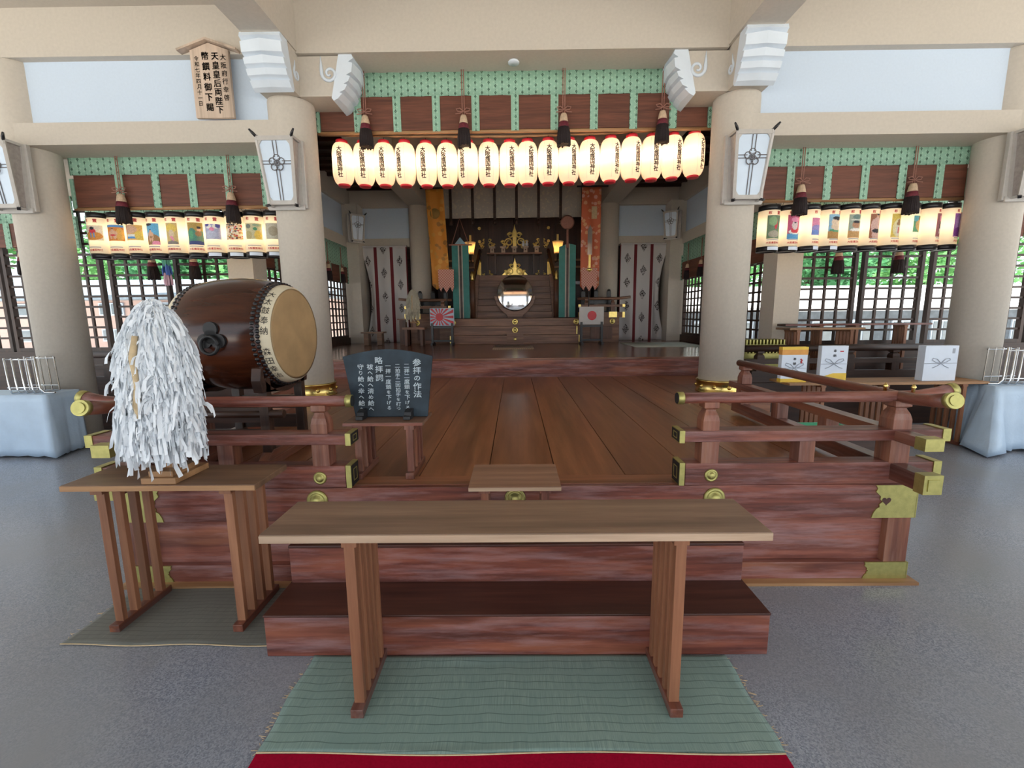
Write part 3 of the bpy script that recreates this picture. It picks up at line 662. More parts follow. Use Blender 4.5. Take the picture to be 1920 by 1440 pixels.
# rainbow paper crane string
t = thing('paper_crane_string', 'strand of folded cranes, green to blue to pink, hanging at the left lattice', 'ornament', (-5.40, 7.12, 2.15))
for nm, z0, z1, c in (('green_tier', .27, .40, (.12, .42, .33)), ('blue_tier', .13, .28, (.07, .16, .50)), ('pink_tier', -.02, .15, (.66, .42, .52))):
    mb = MB()
    for k in range(22):
        a = random.uniform(0, 2 * PI); r = random.uniform(.015, .07 if nm != 'green_tier' else .05); x, y = r * math.cos(a), r * math.sin(a) * .6; d = random.uniform(-.015, .015)
        mb.tube([(x * .8, y * .8, z1 + d), (x, y, (z0 + z1) / 2), (x * 1.05, y, z0 + d)], [.007, .011, .008], 5)
    mb.build(nm, plain(nm + '_paper', c, .7), t, normals=False)
MB().tube([(0, 0, .35), (0, .13, .52)], .006, 5).build('string', CORD, t)

# ------------------------------------------------------------------ white festival lanterns
def bulb(par, z, e, c=(1, .72, .38), r=.03):
    d = bpy.data.lights.get('bulb_%g' % e) or bpy.data.lights.new('bulb_%g' % e, 'POINT'); d.energy = e; d.color = c; d.shadow_soft_size = r
    o = bpy.data.objects.new('bulb', d); COL.objects.link(o); o.parent = par; o.location = (0, 0, z); return o
def make_lantern():
    t = thing('paper_lantern', '', 'lantern', (0, 0, 0), group='white paper lanterns across the middle bay')
    H, R = .50, .130
    def prof(h):          # h 0..1
        k = abs(h * 2 - 1); e = max(0, 1 - max(0, (k - .34) / .66) ** 2.4); return R * (.48 + .52 * e ** .5)
    n = 44
    pr = []
    for i in range(n + 1):
        h = i / n; pr.append((prof(h) * (1 - (.008 if i % 2 else 0)), h * H))
    bd = MB().lathe(pr, n=40, cap=False).build('paper_body', Mt('lantern_paper'), t)
    MB().lathe([(.064, H - .006), (.072, H), (.072, H + .032), (.060, H + .034), (.058, H)], n=28).build('top_rim', REDP, t)
    MB().lathe([(.0, -.02), (.052, -.022), (.072, -.020), (.074, 0), (.070, .004)], n=28).build('bottom_rim', REDP, t)
    mb = MB(); rb = MB()
    vtext(mb, '大阪護国神社', 0, .40, .060, .061, lambda u, v: ((prof(v / H) + .0025) * math.sin(u / R), -(prof(v / H) + .0025) * math.cos(u / R), v), .03, sx=1.0)
    mb.build('lettering', INK, bd, normals=False)
    for a in (-.55, .55): rb.tube([((prof(h) + .001) * math.sin(a), -(prof(h) + .001) * math.cos(a), h * H) for h in [i / 16 for i in range(17)]], .0012, 4)
    rb.build('paper_seam', GREYL, bd)
    MB().tube([(0, 0, H + .02), (0, 0, H + .075)], .004, 6).tube([(-.05, 0, H + .02), (0, 0, H + .06), (.05, 0, H + .02)], .003, 5).build('hanger', BLACKM, t)
    bulb(t, .27, 2.7, (1, .80, .55))
    return t
lan = make_lantern()
for k in range(18):
    x = (-2.165 + .2655 * k) if k < 9 else (.185 + .2625 * (k - 9)); sag = -.05 * (1 - ((k - 8.5) / 8.5) ** 2)
    side = ('%s white paper lantern from the left end of the middle row' % ORD[k]) if k < 9 else ('%s white paper lantern from the right end of the middle row' % ORD[17 - k])
    rz = rad([2, 8, 0, -25, -8, -12, -28, -2, 14, 20, 2, 24, 8, 30, 26, 10, 22, 34][k]) + (-.0 if k < 9 else 0)
    loc = (x, 6.05 + .012 * math.sin(k * 1.7), 3.285 + sag * .9 + .003 * k - .008)
    if k == 0: lan.location = loc; lan.rotation_euler = (0, 0, rz); lan['label'] = side
    else: again(lan, side, loc, rz)
o = MB().tube([(-2.42, 6.05, 3.88), (-1.2, 6.05, 3.85), (0, 6.05, 3.835), (1.2, 6.05, 3.86), (2.42, 6.05, 3.90)], .016, 8).build('bamboo_pole', OAKX); tag(o, 'thin pale pole the white lanterns hang from', 'pole')

# ------------------------------------------------------------------ picture lanterns in the side bays
def E_(cx, cy, rx, ry, c): return ('e', cx, cy, rx, ry, c)
def Q_(x0, y0, x1, y1, c): return ('q', x0, y0, x1, y1, c)
SK, BK, WH, RD, BL, GN, OR, YL, BR, PK, PU = (.72, .42, .27), (.03, .03, .04), (.85, .82, .76), (.65, .05, .07), (.10, .30, .62), (.10, .34, .18), (.72, .30, .06), (.80, .58, .12), (.36, .19, .08), (.80, .28, .42), (.34, .12, .52)
def wrestler(x, y, k, belt=BK): return [E_(x, y + .20 * k, .09 * k, .09 * k, SK), E_(x, y + .28 * k, .07 * k, .04 * k, BK), E_(x, y, .24 * k, .18 * k, SK), E_(x - .20 * k, y - .05 * k, .08 * k, .16 * k, SK), E_(x + .20 * k, y - .05 * k, .08 * k, .16 * k, SK), E_(x - .12 * k, y - .28 * k, .09 * k, .16 * k, SK), E_(x + .12 * k, y - .28 * k, .09 * k, .16 * k, SK), E_(x, y - .16 * k, .18 * k, .06 * k, belt)]
PICS = [  # (width, height) of the print, background, shapes in 0..1 coordinates, words for the label
    (.20, .17, (.86, .74, .55), [E_(.5, .3, .48, .28, OR), E_(.5, .62, .2, .16, RD), E_(.5, .8, .12, .1, BK), Q_(.4, .2, .45, .5, BL), Q_(.55, .2, .6, .5, BL)], 'a figure on an orange oval'),
    (.19, .18, (.70, .25, .05), [Q_(0, .86, 1, 1, BL), E_(.8, .4, .2, .4, (.75, .42, .1))] + wrestler(.42, .5, .9, RD), 'a crouching wrestler on orange'),
    (.20, .17, (.82, .48, .14), [E_(.35, .7, .4, .28, SK), Q_(.15, .08, .65, .25, BL), Q_(.15, .22, .65, .38, WH), E_(.85, .3, .25, .3, YL)], 'a pale ochre bulk above blue and white'),
    (.15, .24, (.13, .42, .66), [E_(.5, .2, .55, .3, BR), E_(.75, .06, .3, .12, PK), E_(.25, .95, .3, .06, BK)] + wrestler(.4, .48, .8, BR), 'a wrestler under a blue sky'),
    (.13, .24, (.64, .47, .20), [E_(.5, .75, .45, .2, YL), E_(.5, .5, .22, .18, (.70, .55, .38)), E_(.5, .32, .13, .06, PK), E_(.6, .22, .08, .08, PK), E_(.5, .06, .5, .1, (.25, .22, .2))], 'an ochre scene with a pink shape'),
    (.16, .25, (.15, .26, .17), [Q_(0, .62, 1, 1, (.45, .30, .08)), E_(.3, .4, .3, .35, (.08, .25, .18)), E_(.25, .45, .15, .2, GN), E_(.75, .68, .12, .1, SK), E_(.75, .78, .12, .06, BK), E_(.7, .5, .2, .12, BR), E_(.5, .06, .6, .12, (.05, .07, .2))], 'a dark green coiling shape'),
    (.18, .17, (.42, .43, .60), [E_(.3, .85, .18, .16, WH), E_(.72, .85, .18, .16, WH), E_(.2, .95, .15, .12, (.1, .1, .35)), E_(.85, .9, .15, .16, (.1, .1, .35)), E_(.5, .66, .16, .12, PK), E_(.4, .3, .36, .26, (.52, .53, .66))], 'two pale figures on violet'),
    (.18, .18, (.82, .70, .50), [E_(random.random(), random.random(), .06, .05, random.choice([RD, BK, OR, BR, WH, SK])) for _ in range(90)], 'a dense crowd of red and black dabs'),
    (.18, .18, (.60, .55, .33), [E_(.2, .25, .2, .28, (.50, .42, .2)), E_(.75, .25, .22, .3, YL), E_(.2, .8, .16, .14, (.2, .22, .18)), E_(.6, .65, .12, .1, GN), E_(.7, .88, .25, .08, (.35, .45, .3))], 'two round hills under green swirls'),
    (.18, .18, (.55, .52, .42), [E_(.5, .5, .3, .3, (.4, .35, .25))], 'a grey-brown print, mostly behind the column'),
    (.16, .26, (.16, .24, .14), [E_(.6, .65, .12, .25, RD), E_(.4, .75, .3, .2, (.25, .4, .2)), E_(.5, .2, .4, .15, (.4, .36, .28))], 'green leaves and a red dab, mostly behind the column'),
    (.17, .27, (.58, .10, .20), [Q_(0, 0, 1, .22, (.10, .34, .60)), E_(.5, .3, .42, .1, WH), E_(.5, .36, .3, .12, RD), E_(.48, .58, .22, .2, (.75, .60, .58)), E_(.48, .72, .09, .08, BK), E_(.5, .8, .3, .1, PK)], 'a red-skirted figure above blue water'),
    (.18, .19, (.74, .26, .40), [E_(.4, .3, .5, .3, (.34, .28, .58)), E_(.25, .14, .4, .16, (.18, .28, .62)), E_(.7, .85, .2, .1, (.86, .6, .6)), E_(.9, .45, .12, .3, (.85, .7, .4))], 'a pink sky over violet waves'),
    (.19, .27, (.30, .52, .68), [Q_(0, 0, 1, .30, (.45, .25, .08)), E_(.5, .34, .46, .06, GN), E_(.5, .5, .36, .15, (.74, .56, .40)), E_(.48, .68, .34, .16, (.76, .58, .42)), E_(.55, .84, .36, .08, BK)], 'a stacked tan shape on brown ground'),
    (.17, .26, (.36, .42, .34), [Q_(0, 0, 1, .30, (.56, .32, .12)), E_(.5, .34, .4, .07, WH), E_(.5, .55, .3, .15, (.50, .26, .15)), E_(.5, .67, .26, .06, BK), Q_(.1, .74, .9, .77, WH), E_(.5, .88, .3, .1, (.16, .24, .22))], 'a brown wrestler below a small roof'),
    (.17, .27, (.34, .13, .07), [E_(.5, .92, .12, .1, SK), E_(.5, .98, .13, .05, BK), E_(.5, .62, .36, .25, (.66, .42, .36)), E_(.18, .5, .12, .28, (.66, .42, .36)), E_(.84, .5, .12, .28, (.66, .42, .36)), E_(.36, .14, .2, .2, (.6, .38, .32)), E_(.68, .14, .2, .2, (.6, .38, .32)), E_(.5, .30, .34, .09, BK)], 'a large wrestler on brick red'),
    (.17, .26, (.72, .52, .10), [E_(.5, .4, .42, .4, (.76, .66, .36)), E_(.5, .35, .22, .3, (.70, .62, .5)), E_(.5, .58, .2, .08, BR), E_(.5, .68, .12, .1, BR), Q_(.46, .18, .54, .44, RD)], 'a pale robed figure on yellow'),
    (.17, .18, (.14, .38, .20), [E_(.6, .45, .46, .42, (.70, .45, .18)), E_(.5, .85, .25, .1, BR), E_(.15, .85, .25, .2, (.15, .42, .45))], 'an ochre ball shape on green'),
    (.17, .26, (.38, .14, .15), [E_(.4, .78, .2, .14, PK), E_(.5, .4, .3, .3, (.12, .08, .1)), E_(.35, .25, .08, .12, WH), E_(.8, .5, .12, .2, OR)], 'a dark red night scene'),
    (.18, .26, (.44, .18, .58), [E_(.35, .6, .28, .35, (.56, .32, .70)), E_(.75, .45, .25, .3, (.42, .30, .68)), E_(.9, .55, .1, .25, (.76, .48, .4)), E_(.3, .2, .3, .2, (.30, .08, .40))], 'purple swirls, nearest the outer right column')]
def picture(par, w_, h_, bgc, shapes, R, zc):
    nu, nv = 30, 38; cols = []
    mb = MB().grid(lambda u, v: ((R + .0022) * math.sin((u - .5) * w_ / R), -(R + .0022) * math.cos((u - .5) * w_ / R), zc + (v - .5) * h_), nu, nv)
    for j in range(nv + 1):
        for i in range(nu + 1):
            u, v = i / nu, j / nv; c = bgc; q = random.uniform(.82, 1.15)
            for s in shapes:
                if s[0] == 'e' and ((u - s[1]) / s[3]) ** 2 + ((v - s[2]) / s[4]) ** 2 < 1: c = s[5]
                if s[0] == 'q' and s[1] <= u <= s[3] and s[2] <= v <= s[4]: c = s[5]
            cols.append(tuple(min(1, x * q) for x in c) + (1,))
    o = mb.build('printed_picture', Mt('lantern_print'), par, normals=False)
    at = o.data.color_attributes.new('Col', 'FLOAT_COLOR', 'POINT')
    for i, c in enumerate(cols): at.data[i].color = c
    return o
_shared = {}
def picture_lantern(k, loc, rz, label, tag_):
    R, H = .126, .56
    t = thing('picture_lantern', label, 'lantern', loc, rz, 'picture lanterns of the side bays')
    def part(nm, fn, m, **kw):
        if nm in _shared:
            o = bpy.data.objects.new(nm, _shared[nm]); COL.objects.link(o); o.parent = t; return o
        o = fn().build(nm, m, t, **kw); _shared[nm] = o.data; return o
    bd = part('paper_body', lambda: MB().lathe([(R, .05 + i * .46 / 12) for i in range(13)], n=40, cap=False), Mt('lantern_paper_cream'))
    part('top_band', lambda: MB().lathe([(R - .012, .50), (R + .0008, .50), (R + .001, .565), (R - .012, .565)], n=36, cap=False), BLACK)
    part('bottom_band', lambda: MB().lathe([(R - .012, .055), (R + .0008, .055), (R + .001, -.005), (R - .012, -.005), (R - .012, .0), (0, .0)], n=36, cap=False), BLACK)
    f = lambda u, v: ((R + .003) * math.sin(u / R), -(R + .003) * math.cos(u / R), v)
    def red():
        mb = MB(); vtext(mb, '慰', -.062, .465, .036, .05, f, .02); vtext(mb, '霊', .045, .462, .042, .05, f, .03)
        vtext(mb, '大阪護国神社', -.075, .098, .027, .030, f, .02, horizontal=True); return mb
    part('red_lettering', red, REDINK, normals=False)
    part('caption_strip', lambda: MB().grid(lambda u, v: f(-.085 + u * .16, .128 + v * .011), 12, 1), GREYL, normals=False)
    w_, h_, bgc, sh, _ = PICS[k]
    w_, h_ = w_ * 1.12, h_ * 1.1
    picture(bd, w_, h_, bgc, sh, R, .29 if h_ > .2 else .31)
    if tag_: part('paper_tag', lambda: MB().grid(lambda u, v: ((R + .007) * math.sin(-.55 + u * 1.2), -(R + .007) * math.cos(-.55 + u * 1.2), .006 + v * .042), 10, 1), WHITEB, normals=False)
    part('hanger', lambda: MB().tube([(-.1, 0, .565), (-.08, 0, .62), (0, 0, .66), (.08, 0, .62), (.1, 0, .565)], .003, 5), BLACKM)
    bulb(t, .30, 1.5, (1, .80, .52), .05)
for k in range(10):
    x = -5.41 + .2545 * k
    picture_lantern(k, (x, 6.06 + .015 * (k % 2), 2.395), rad(-10 + 1.5 * k + [0, 4, 0, -8, -6, 10, -2, 4, 6, 0][k] + 12), 'left bay picture lantern printed with ' + PICS[k][4], k >= 6)
for k in range(10):
    x = 3.30 + .2555 * k
    picture_lantern(10 + k, (x, 6.06 + .015 * (k % 2), 2.392), rad([6, 14, 34, 22, 12, 22, 24, 36, 46, 40][k]), 'right bay picture lantern printed with ' + PICS[10 + k][4], k < 4)
for s, l in ((-1, 'left'), (1, 'right')):
    o = MB().tube([(s * 3.0, 6.07, 3.065), (s * 5.62, 6.07, 3.065)], .022, 8).build('bamboo_pole', DARKW); tag(o, 'pole the %s bay picture lanterns hang from' % l, 'pole')

# ------------------------------------------------------------------ notice plaque, detector
t = thing('notice_plaque', 'tall pale wooden notice with black brush writing and a little roof', 'plaque', (-3.375, 5.46, 3.855))
MB().box(-.215, 0, 0, .215, .04, .70).prism([(-.215, .70), (.215, .70), (0, .775)], 'y', 0, .04).build('board', PALEW, t, bevel=.003)
MB().bar((-.33, -.0, .685), (0, 0, .795), .1, .022).bar((0, 0, .795), (.33, 0, .685), .1, .022).build('gable_roof', PALEW, t)
mb = MB(); f = lambda u, v: (u, -.0025, v)
vtext(mb, '大阪府行幸啓', .155, .625, .062, .083, f); vtext(mb, '天皇皇后両陛下', .065, .635, .078, .092, f, .022); vtext(mb, '幣饌料御下賜', -.045, .640, .080, .106, f, .022); vtext(mb, '令和七年四月十一日', -.145, .615, .050, .058, f)
mb.build('brush_lettering', INK, t, normals=False); t.rotation_euler = (0, 0, 0)
o = MB().lathe([(0, 0), (.055, 0), (.065, .012), (.065, .025), (0, .025)], n=28).xf(lambda p: Vector((p.x, p.y, -p.z))).build('smoke_detector', CARVE); o.location = (.02, 5.72, 4.531)
tag(o, 'small round white detector under the middle beam', 'detector')

# ------------------------------------------------------------------ offering tables with slatted legs
def table(name, label, loc, W, D, H, lx, ns=5, th=.034, mats=None, cat='table', rz=0, y0=.0, oy=None, sw=.042):
    tm, em, lm = mats or (TABLET, TABLEE, OAKZ)
    t = thing(name, label, cat, loc, rz)
    tp = MB().box(-W / 2, 0, H - th, W / 2, D, H).build('table_top', tm, t, bevel=.004)
    if em: MB().box(-W / 2 + .002, -.004, H - th + .002, W / 2 - .002, .001, H - .003).build('front_edge', em, tp)
    ly0, ly1 = oy or (.0, D)
    for x in lx:
        mb = MB(); n = ns
        for k in range(n):
            y = ly0 + .035 + (ly1 - ly0 - .07) * k / (n - 1); mb.box(x - sw / 2, y - .014, .038, x + sw / 2, y + .014, H - th - .028)
        leg = mb.build('leg', lm, t, bevel=.002)
        MB().box(x - .026, ly0 - .015, 0, x + .026, ly1 + .015, .04).build('foot', REDWY, leg, bevel=.003)
        MB().box(x - .03, max(.02, ly0), H - th - .03, x + .03, min(D - .02, ly1), H - th).build('cross_rail', lm, leg, bevel=.002)
    return t
table('offering_table', 'long offering table nearest the viewer, greyish top and pale front edge', (0, 1.585, .004), 1.945, .315, .782, (-.64, .64), 5, .034)
table('offering_table', 'small square-topped table under the paper wand at the left', (-1.735, 2.06, .004), .955, .305, .80, (-.335, .305), 4, .03, (wood('brown_table_top_wood', (.15, .08, .045), (.24, .14, .08), 'x', .5), OAKX, OAKZ), oy=(.03, .36))
t3 = table('low_table', 'small low table on the step at the middle platform edge', (0, 2.19, .425), .48, .36, .305, (-.16, .16), 3, .022, (wood('red_brown_table_top_wood', (.24, .12, .07), (.36, .20, .13), 'x', .5), TABLEE, REDWZ), oy=(.04, .26))
table('low_table', 'dark reddish table carrying the slate sign board', (-.80, 2.64, .612), .49, .30, .355, (-.165, .155), 4, .022, (wood('sign_table_wood', (.13, .06, .035), (.22, .12, .075), 'x', .5), REDW, REDWZ), oy=(.0, .32))
table('offering_table', 'wooden table under the three gift boxes in the right bay', (4.42, 5.25, .003), 2.35, .42, .775, (-.75, 0, .92), 5, .03, (OAKX, OAKX, OAKZ))
table('offering_table', 'shorter brown table by the pillar in the right bay', (4.58, 6.62, .61), 1.10, .36, .77, (-.40, .38), 5, .03, (TABLET, OAKX, OAKZ))
table('offering_table', 'longer dark table against the right lattice windows', (5.30, 6.98, .61), 2.25, .26, .82, (-.55, .0, .75), 5, .03, (DARKW, REDW, OAKZ))

# ------------------------------------------------------------------ mats and carpet
def mat_(name, label, cat, x0, x1, y0, y1, m, z=.002, skew=0, edge=None):
    o = MB().grid(lambda u, v: (x0 + u * (x1 - x0) + .006 * math.sin(v * 9), y0 + v * (y1 - y0) + skew * (u - .5) + .006 * math.sin(u * 11 + 1), z + .0018 * (1 + math.sin(u * 13 + v * 3)) + (.004 * max(0, math.sin(u * 7 - 1)) if v > .93 or v < .04 else 0)), 60, 30).build(name, m, None, solid=.003)
    tag(o, label, cat)
    if edge: MB().tube([(x0 + u * (x1 - x0) + .006 * math.sin(0), y0 + skew * (u - .5) + .006 * math.sin(u * 11 + 1) - .003, z + .004) for u in [i / 50 for i in range(51)]], .0028, 5).build('cut_edge', edge, o)
    fr = MB()
    for k in range(70):
        v = random.random(); s = random.choice((0, 1)); x = x0 + s * (x1 - x0); y = y0 + v * (y1 - y0); d = (-1 if s == 0 else 1)
        fr.bar((x, y, z + .003), (x + d * random.uniform(.004, .03), y + random.uniform(-.012, .012), z + .003), .0015, .0015)
    fr.build('loose_straws', HEMP, o, kind='stuff')
    return o
mat_('straw_mat', 'green woven rush mat under the long offering table', 'mat', -.965, .985, 1.425, 1.905, Mt('green_rush_mat'), .004, 0, HEMP)
mat_('straw_mat', 'old grey straw mat under the left table', 'mat', -2.27, -1.215, 1.985, 2.76, Mt('old_straw_mat'), .003, -.01, HEMP)
o = MB().box(-.965, .2, 0, .985, 1.425, .005).build('red_carpet', REDC); tag(o, 'crimson carpet strip at the bottom edge, in front of the green mat', 'carpet')
o = MB().grid(lambda u, v: (2.55 + u * 1.5, 9.4 + v * 1.5, .925), 2, 2).build('straw_mat', plain('pale_stage_mat', (.55, .58, .50), .8, 0, .06, 30), None, solid=.01); tag(o, 'pale mat on the stage floor before the right patterned curtain', 'mat')
o = MB().grid(lambda u, v: (-.46 + u * .86, 9.2 + v * 1.0, .925), 2, 2).build('prayer_mat', plain('pale_woven_mat', (.32, .22, .16), .7, 0, .1, 60), None, solid=.01)
fr = MB(); [fr.box(-.45 + k * .04, 9.185, .921, -.43 + k * .04, 9.205, .932) for k in range(21)]; fr.build('fringe', HEMP, o); tag(o, 'narrow fringed mat on the stage before the altar steps', 'mat')

# ------------------------------------------------------------------ paper wand on the left table
def paper_wand(label, loc, k, n, mats, seed, base=True):
    rnd = random.Random(seed)
    t = thing('paper_wand', label, 'paper wand', loc)
    pm, bm = mats
    if base:
        b = MB().box(-.085 * k, -.10 * k, 0, .085 * k, .14 * k, .03 * k).build('stand', bm, t, bevel=.002)
        MB().box(-.06 * k, -.08 * k, .03 * k, .06 * k, .11 * k, .058 * k).build('stand_block', bm, b, bevel=.002)
        MB().box(-.02 * k, -.02 * k, .05 * k, .02 * k, .02 * k, .30 * k).build('stick', bm, t)
    mb = MB()
    def ribbon(p, d, ln, wd, sag):
        d = Vector(d).normalized(); pts = [Vector(p)]; nseg = 4
        for i in range(nseg):
            pts.append(pts[-1] + d * ln / nseg); d = (d + Vector((rnd.uniform(-.3, .3), rnd.uniform(-.3, .3), -sag))).normalized()
        a = Vector((rnd.uniform(-1, 1), rnd.uniform(-1, 1), rnd.uniform(-.5, .5))).normalized(); vs = []
        for i, q in enumerate(pts):
            a = (a + Vector((rnd.uniform(-.5, .5), rnd.uniform(-.5, .5), rnd.uniform(-.25, .25)))).normalized(); vs += [q - a * wd / 2, q + a * wd / 2]
        mb.add(vs, [(2 * i, 2 * i + 1, 2 * i + 3, 2 * i + 2) for i in range(nseg)])
    def R(h):       # silhouette radius at height h above the base, 0..1
        return k * (.168 * max(0, 1 - max(0, h - .50) ** 2 * 3.95) ** .6 if h > .5 else .170 + .02 * (.5 - h))
    for i in range(n):
        h = rnd.uniform(.14, 1.0) ** .85; a = rnd.uniform(0, 2 * PI); r = max(.01, R(h)) * (rnd.uniform(.80, 1.0) ** .5 if rnd.random() < .8 else rnd.uniform(.3, .9))
        x, y, z = r * math.cos(a) - .03 * k * (1 - h), r * math.sin(a) * .8, (.05 + .84 * h) * k
        out = max(0, .5 * (h - .4)) + .10
        ribbon((x, y, z + .05 * k * (1 - h)), (math.cos(a) * out, math.sin(a) * out, -.75 + rnd.uniform(-.3, .5)) if rnd.random() < .72 else (rnd.uniform(-1, 1) - math.cos(a) * .5, rnd.uniform(-1, .6), rnd.uniform(-.9, .1)), rnd.uniform(.035, .115) * k, rnd.uniform(.008, .018) * k, .75)
    for i in range(n // 9):       # the long lowest tails
        a = rnd.uniform(0, 2 * PI); r = .165 * k * rnd.uniform(.5, 1.05)
        ribbon((r * math.cos(a) - .04 * k, r * math.sin(a) * .8, rnd.uniform(.25, .42) * k), (math.cos(a) * .16, math.sin(a) * .1, -1), rnd.uniform(.12, .24) * k, rnd.uniform(.014, .024) * k, .5)
    o = mb.build('paper_streamers', pm, t, normals=False, kind='stuff')
    c = MB()
    c.lathe([(.02 * k, .20 * k), (.12 * k, .24 * k), (.135 * k, .5 * k), (.115 * k, .70 * k), (.05 * k, .84 * k), (0, .85 * k)], n=20).build('inner_paper_bundle', pm, t)
    hb = MB(); hb.tube([(.0 * k, -.12 * k, .72 * k), (-.01 * k, -.137 * k, .62 * k), (.0, -.146 * k, .50 * k), (-.012 * k, -.147 * k, .40 * k), (-.01 * k, -.147 * k, .34 * k)], [.012 * k, .016 * k, .011 * k, .017 * k, .008 * k], 7)
    hb.build('hemp_strand', HEMP, t)
    return t
paper_wand('tall white paper streamer wand on the left table, before the drum', (-1.735, 2.17, .805), 1.0, 5200, (PAPERW, OAKX), 3)

# ------------------------------------------------------------------ slate sign board
t = thing('sign_board', 'dark slate board with white brush writing on its little table', 'sign', (-.80, 2.79, .97)); t.rotation_euler = (rad(-4), 0, 0)
poly = [(-.215, .0), (.245, .0), (.285, .385)] + [(.285 - .57 * i / 12, .385 + .045 * math.sin(PI * i / 12)) for i in range(1, 12)] + [(-.285, .385)]
bd = MB().prism(poly, 'y', 0, .018).build('slate', SLATE, t, bevel=.002)
mb = MB(); f = lambda u, v: (u, -.0015, v)
for tx, u, v, s, st in (('参拝の作法', .185, .345, .05, .050), ('二拝 二度頭を下げる', .120, .325, .040, .0335), ('二拍手 二回拍手を打つ', .062, .325, .040, .0305), ('一拝 一度頭を下げる', .002, .325, .040, .0335), ('略拝詞', -.055, .36, .048, .055), ('祓へ給へ清め給へ', -.112, .320, .044, .0385), ('守り給へ幸へ給へ', -.172, .320, .044, .0385)):
    vtext(mb, tx.replace(' ', ''), u, v, min(s * .9, st * .9), st, f, .012, sx=1.12)
mb.build('brush_lettering', CHALK, bd, normals=False)
for x in (-.16, .135):
    MB().prism([(-.10, .0), (-.10, .022), (-.075, .022), (-.07, .045), (-.02, .06), (.06, .06), (.08, .0)], 'x', x - .022, x + .022).xf(lambda p: Vector((p.x, p.y, p.z - .006))).build('foot', BLACKM, t, bevel=.002)

# ------------------------------------------------------------------ big drum on its stand
t = thing('taiko_drum', 'huge varnished barrel drum with a tan hide head behind the paper wand', 'drum', (-1.535, 3.16, 1.487), rad(-2))
Rh, Rm, Ln = .325, .388, .70
pr = [(Rh + (Rm - Rh) * (1 - (2 * i / 24 - 1) ** 2) ** .9, -Ln + Ln * i / 24) for i in range(25)]
MB().lathe([(r, h) for r, h in pr if -Ln + .04 <= h <= -.04], n=64, axis='x').build('barrel', DRUMW, t)
for sgn, x0, lab in ((1, 0, 'tan hide head with studded rim, facing the platform'), (-1, -Ln, None)):
    h = MB(); h.lathe([(0, x0 + sgn * .002), (Rh * .9, x0 + sgn * .002), (Rh - .012, x0)], n=64, axis='x'); h = h.build('drum_head', HIDE, t)
    MB().lathe([(Rh - .014, x0 + sgn * .0005), (Rh, x0 - sgn * .010), (Rh + .013, x0 - sgn * .05), (Rh + .028, x0 - sgn * .115)], n=64, axis='x', cap=False).build('hide_edge', HIDEW, h)
    sb = MB()
    for row in range(2):
        for k in range(66):
            a = 2 * PI * (k + row * .5) / 66; d = .066 + row * .030; r = Rh + .014 + (d - .05) * .24
            c = Vector((x0 - sgn * d, r * math.cos(a), r * math.sin(a))); rm = Matrix.Rotation(a, 3, 'X')
            sb.lathe([(.0155, 0), (.0155, .004), (.010, .011), (.0, .014)], n=10).v
            for q in range(len(sb.v) - 50, len(sb.v)):
                p = Vector(sb.v[q]); sb.v[q] = tuple(rm @ Vector((p.x, p.z, p.y)) + c)
    sb.build('studs', BLACK, h)
    if sgn > 0:
        mb = MB(); rr = Rh + .012
        for i, ch in enumerate('大太鼓奉納 森田幸治'):
            if ch == ' ': continue
            vs, fs = glyph(ch, 0); a0 = rad(52 - i * 11.5)
            def pt(x, y):
                a = a0 + y * .052 / rr; d = .028 - x * .046; r = Rh + .008 + max(0, d - .02) * .28
                return (x0 - d, -r * math.cos(a), r * math.sin(a))
            mb.add([pt(x, y) for x, y in vs], fs)
        mb.build('dedication_lettering', INK, h, normals=False)
ring = MB().tube([Vector((-.33 + .055 * math.cos(q), -Rm - .03, .055 * math.sin(q) - .05)) for q in [2 * PI * i / 20 for i in range(21)]], .011, 8)
pl = MB()
for a in (90, 210, 330, 0):
    cx, cz = (.05 * math.cos(rad(a)), .05 * math.sin(rad(a))) if a else (0, 0)
    pl.prism([(-.33 + cx + .045 * math.cos(q), cz + .045 * math.sin(q)) for q in [2 * PI * i / 16 for i in range(16)]], 'y', -Rm - .012, -Rm + .03)
pl.build('ring_plate', BLACKM, t); ring.build('carrying_ring', BLACKM, t)
t = thing('drum_stand', 'low dark wooden cradle stand carrying the big drum', 'stand', (-1.90, 3.16, .612))
for x in (-.24, .24):
    e = MB().box(x - .035, -.34, .0, x + .035, .34, .055).prism([(-.33, .055), (-.25, .11), (.25, .11), (.33, .055)], 'x', x - .035, x + .035).build('foot', REDWY, t, bevel=.004)
    for y in (-.24, .24): MB().box(x - .03, y - .03, .09, x + .03, y + .03, .60).build('leg', DARKWZ, t, bevel=.003)
    # cradle arm with a hollow that carries the barrel
    poly = [(-.31, .52), (-.33, .60), (-.31, .68), (-.285, .69)] + [(.384 * math.sin(a), .875 - .384 * math.cos(a)) for a in [rad(d) for d in range(-46, 47, 8)]] + [(.285, .69), (.31, .68), (.33, .60), (.31, .52)]
    MB().prism(poly, 'x', x - .03, x + .03).xf(lambda p: Vector((p.x, p.y, p.z - .012))).build('cradle', DARKW, t, bevel=.003)
for y in (-.24, .24):
    MB().box(-.22, y - .015, .30, .22, y + .015, .40).build('stretcher', DARKW, t); MB().box(-.22, y - .012, .15, .22, y + .012, .25).build('carved_apron', DARKW, t)
    MB().tube([(-.34, y, .355), (.36, y, .355)], .028, 12).build('round_tie', DARKW, t)

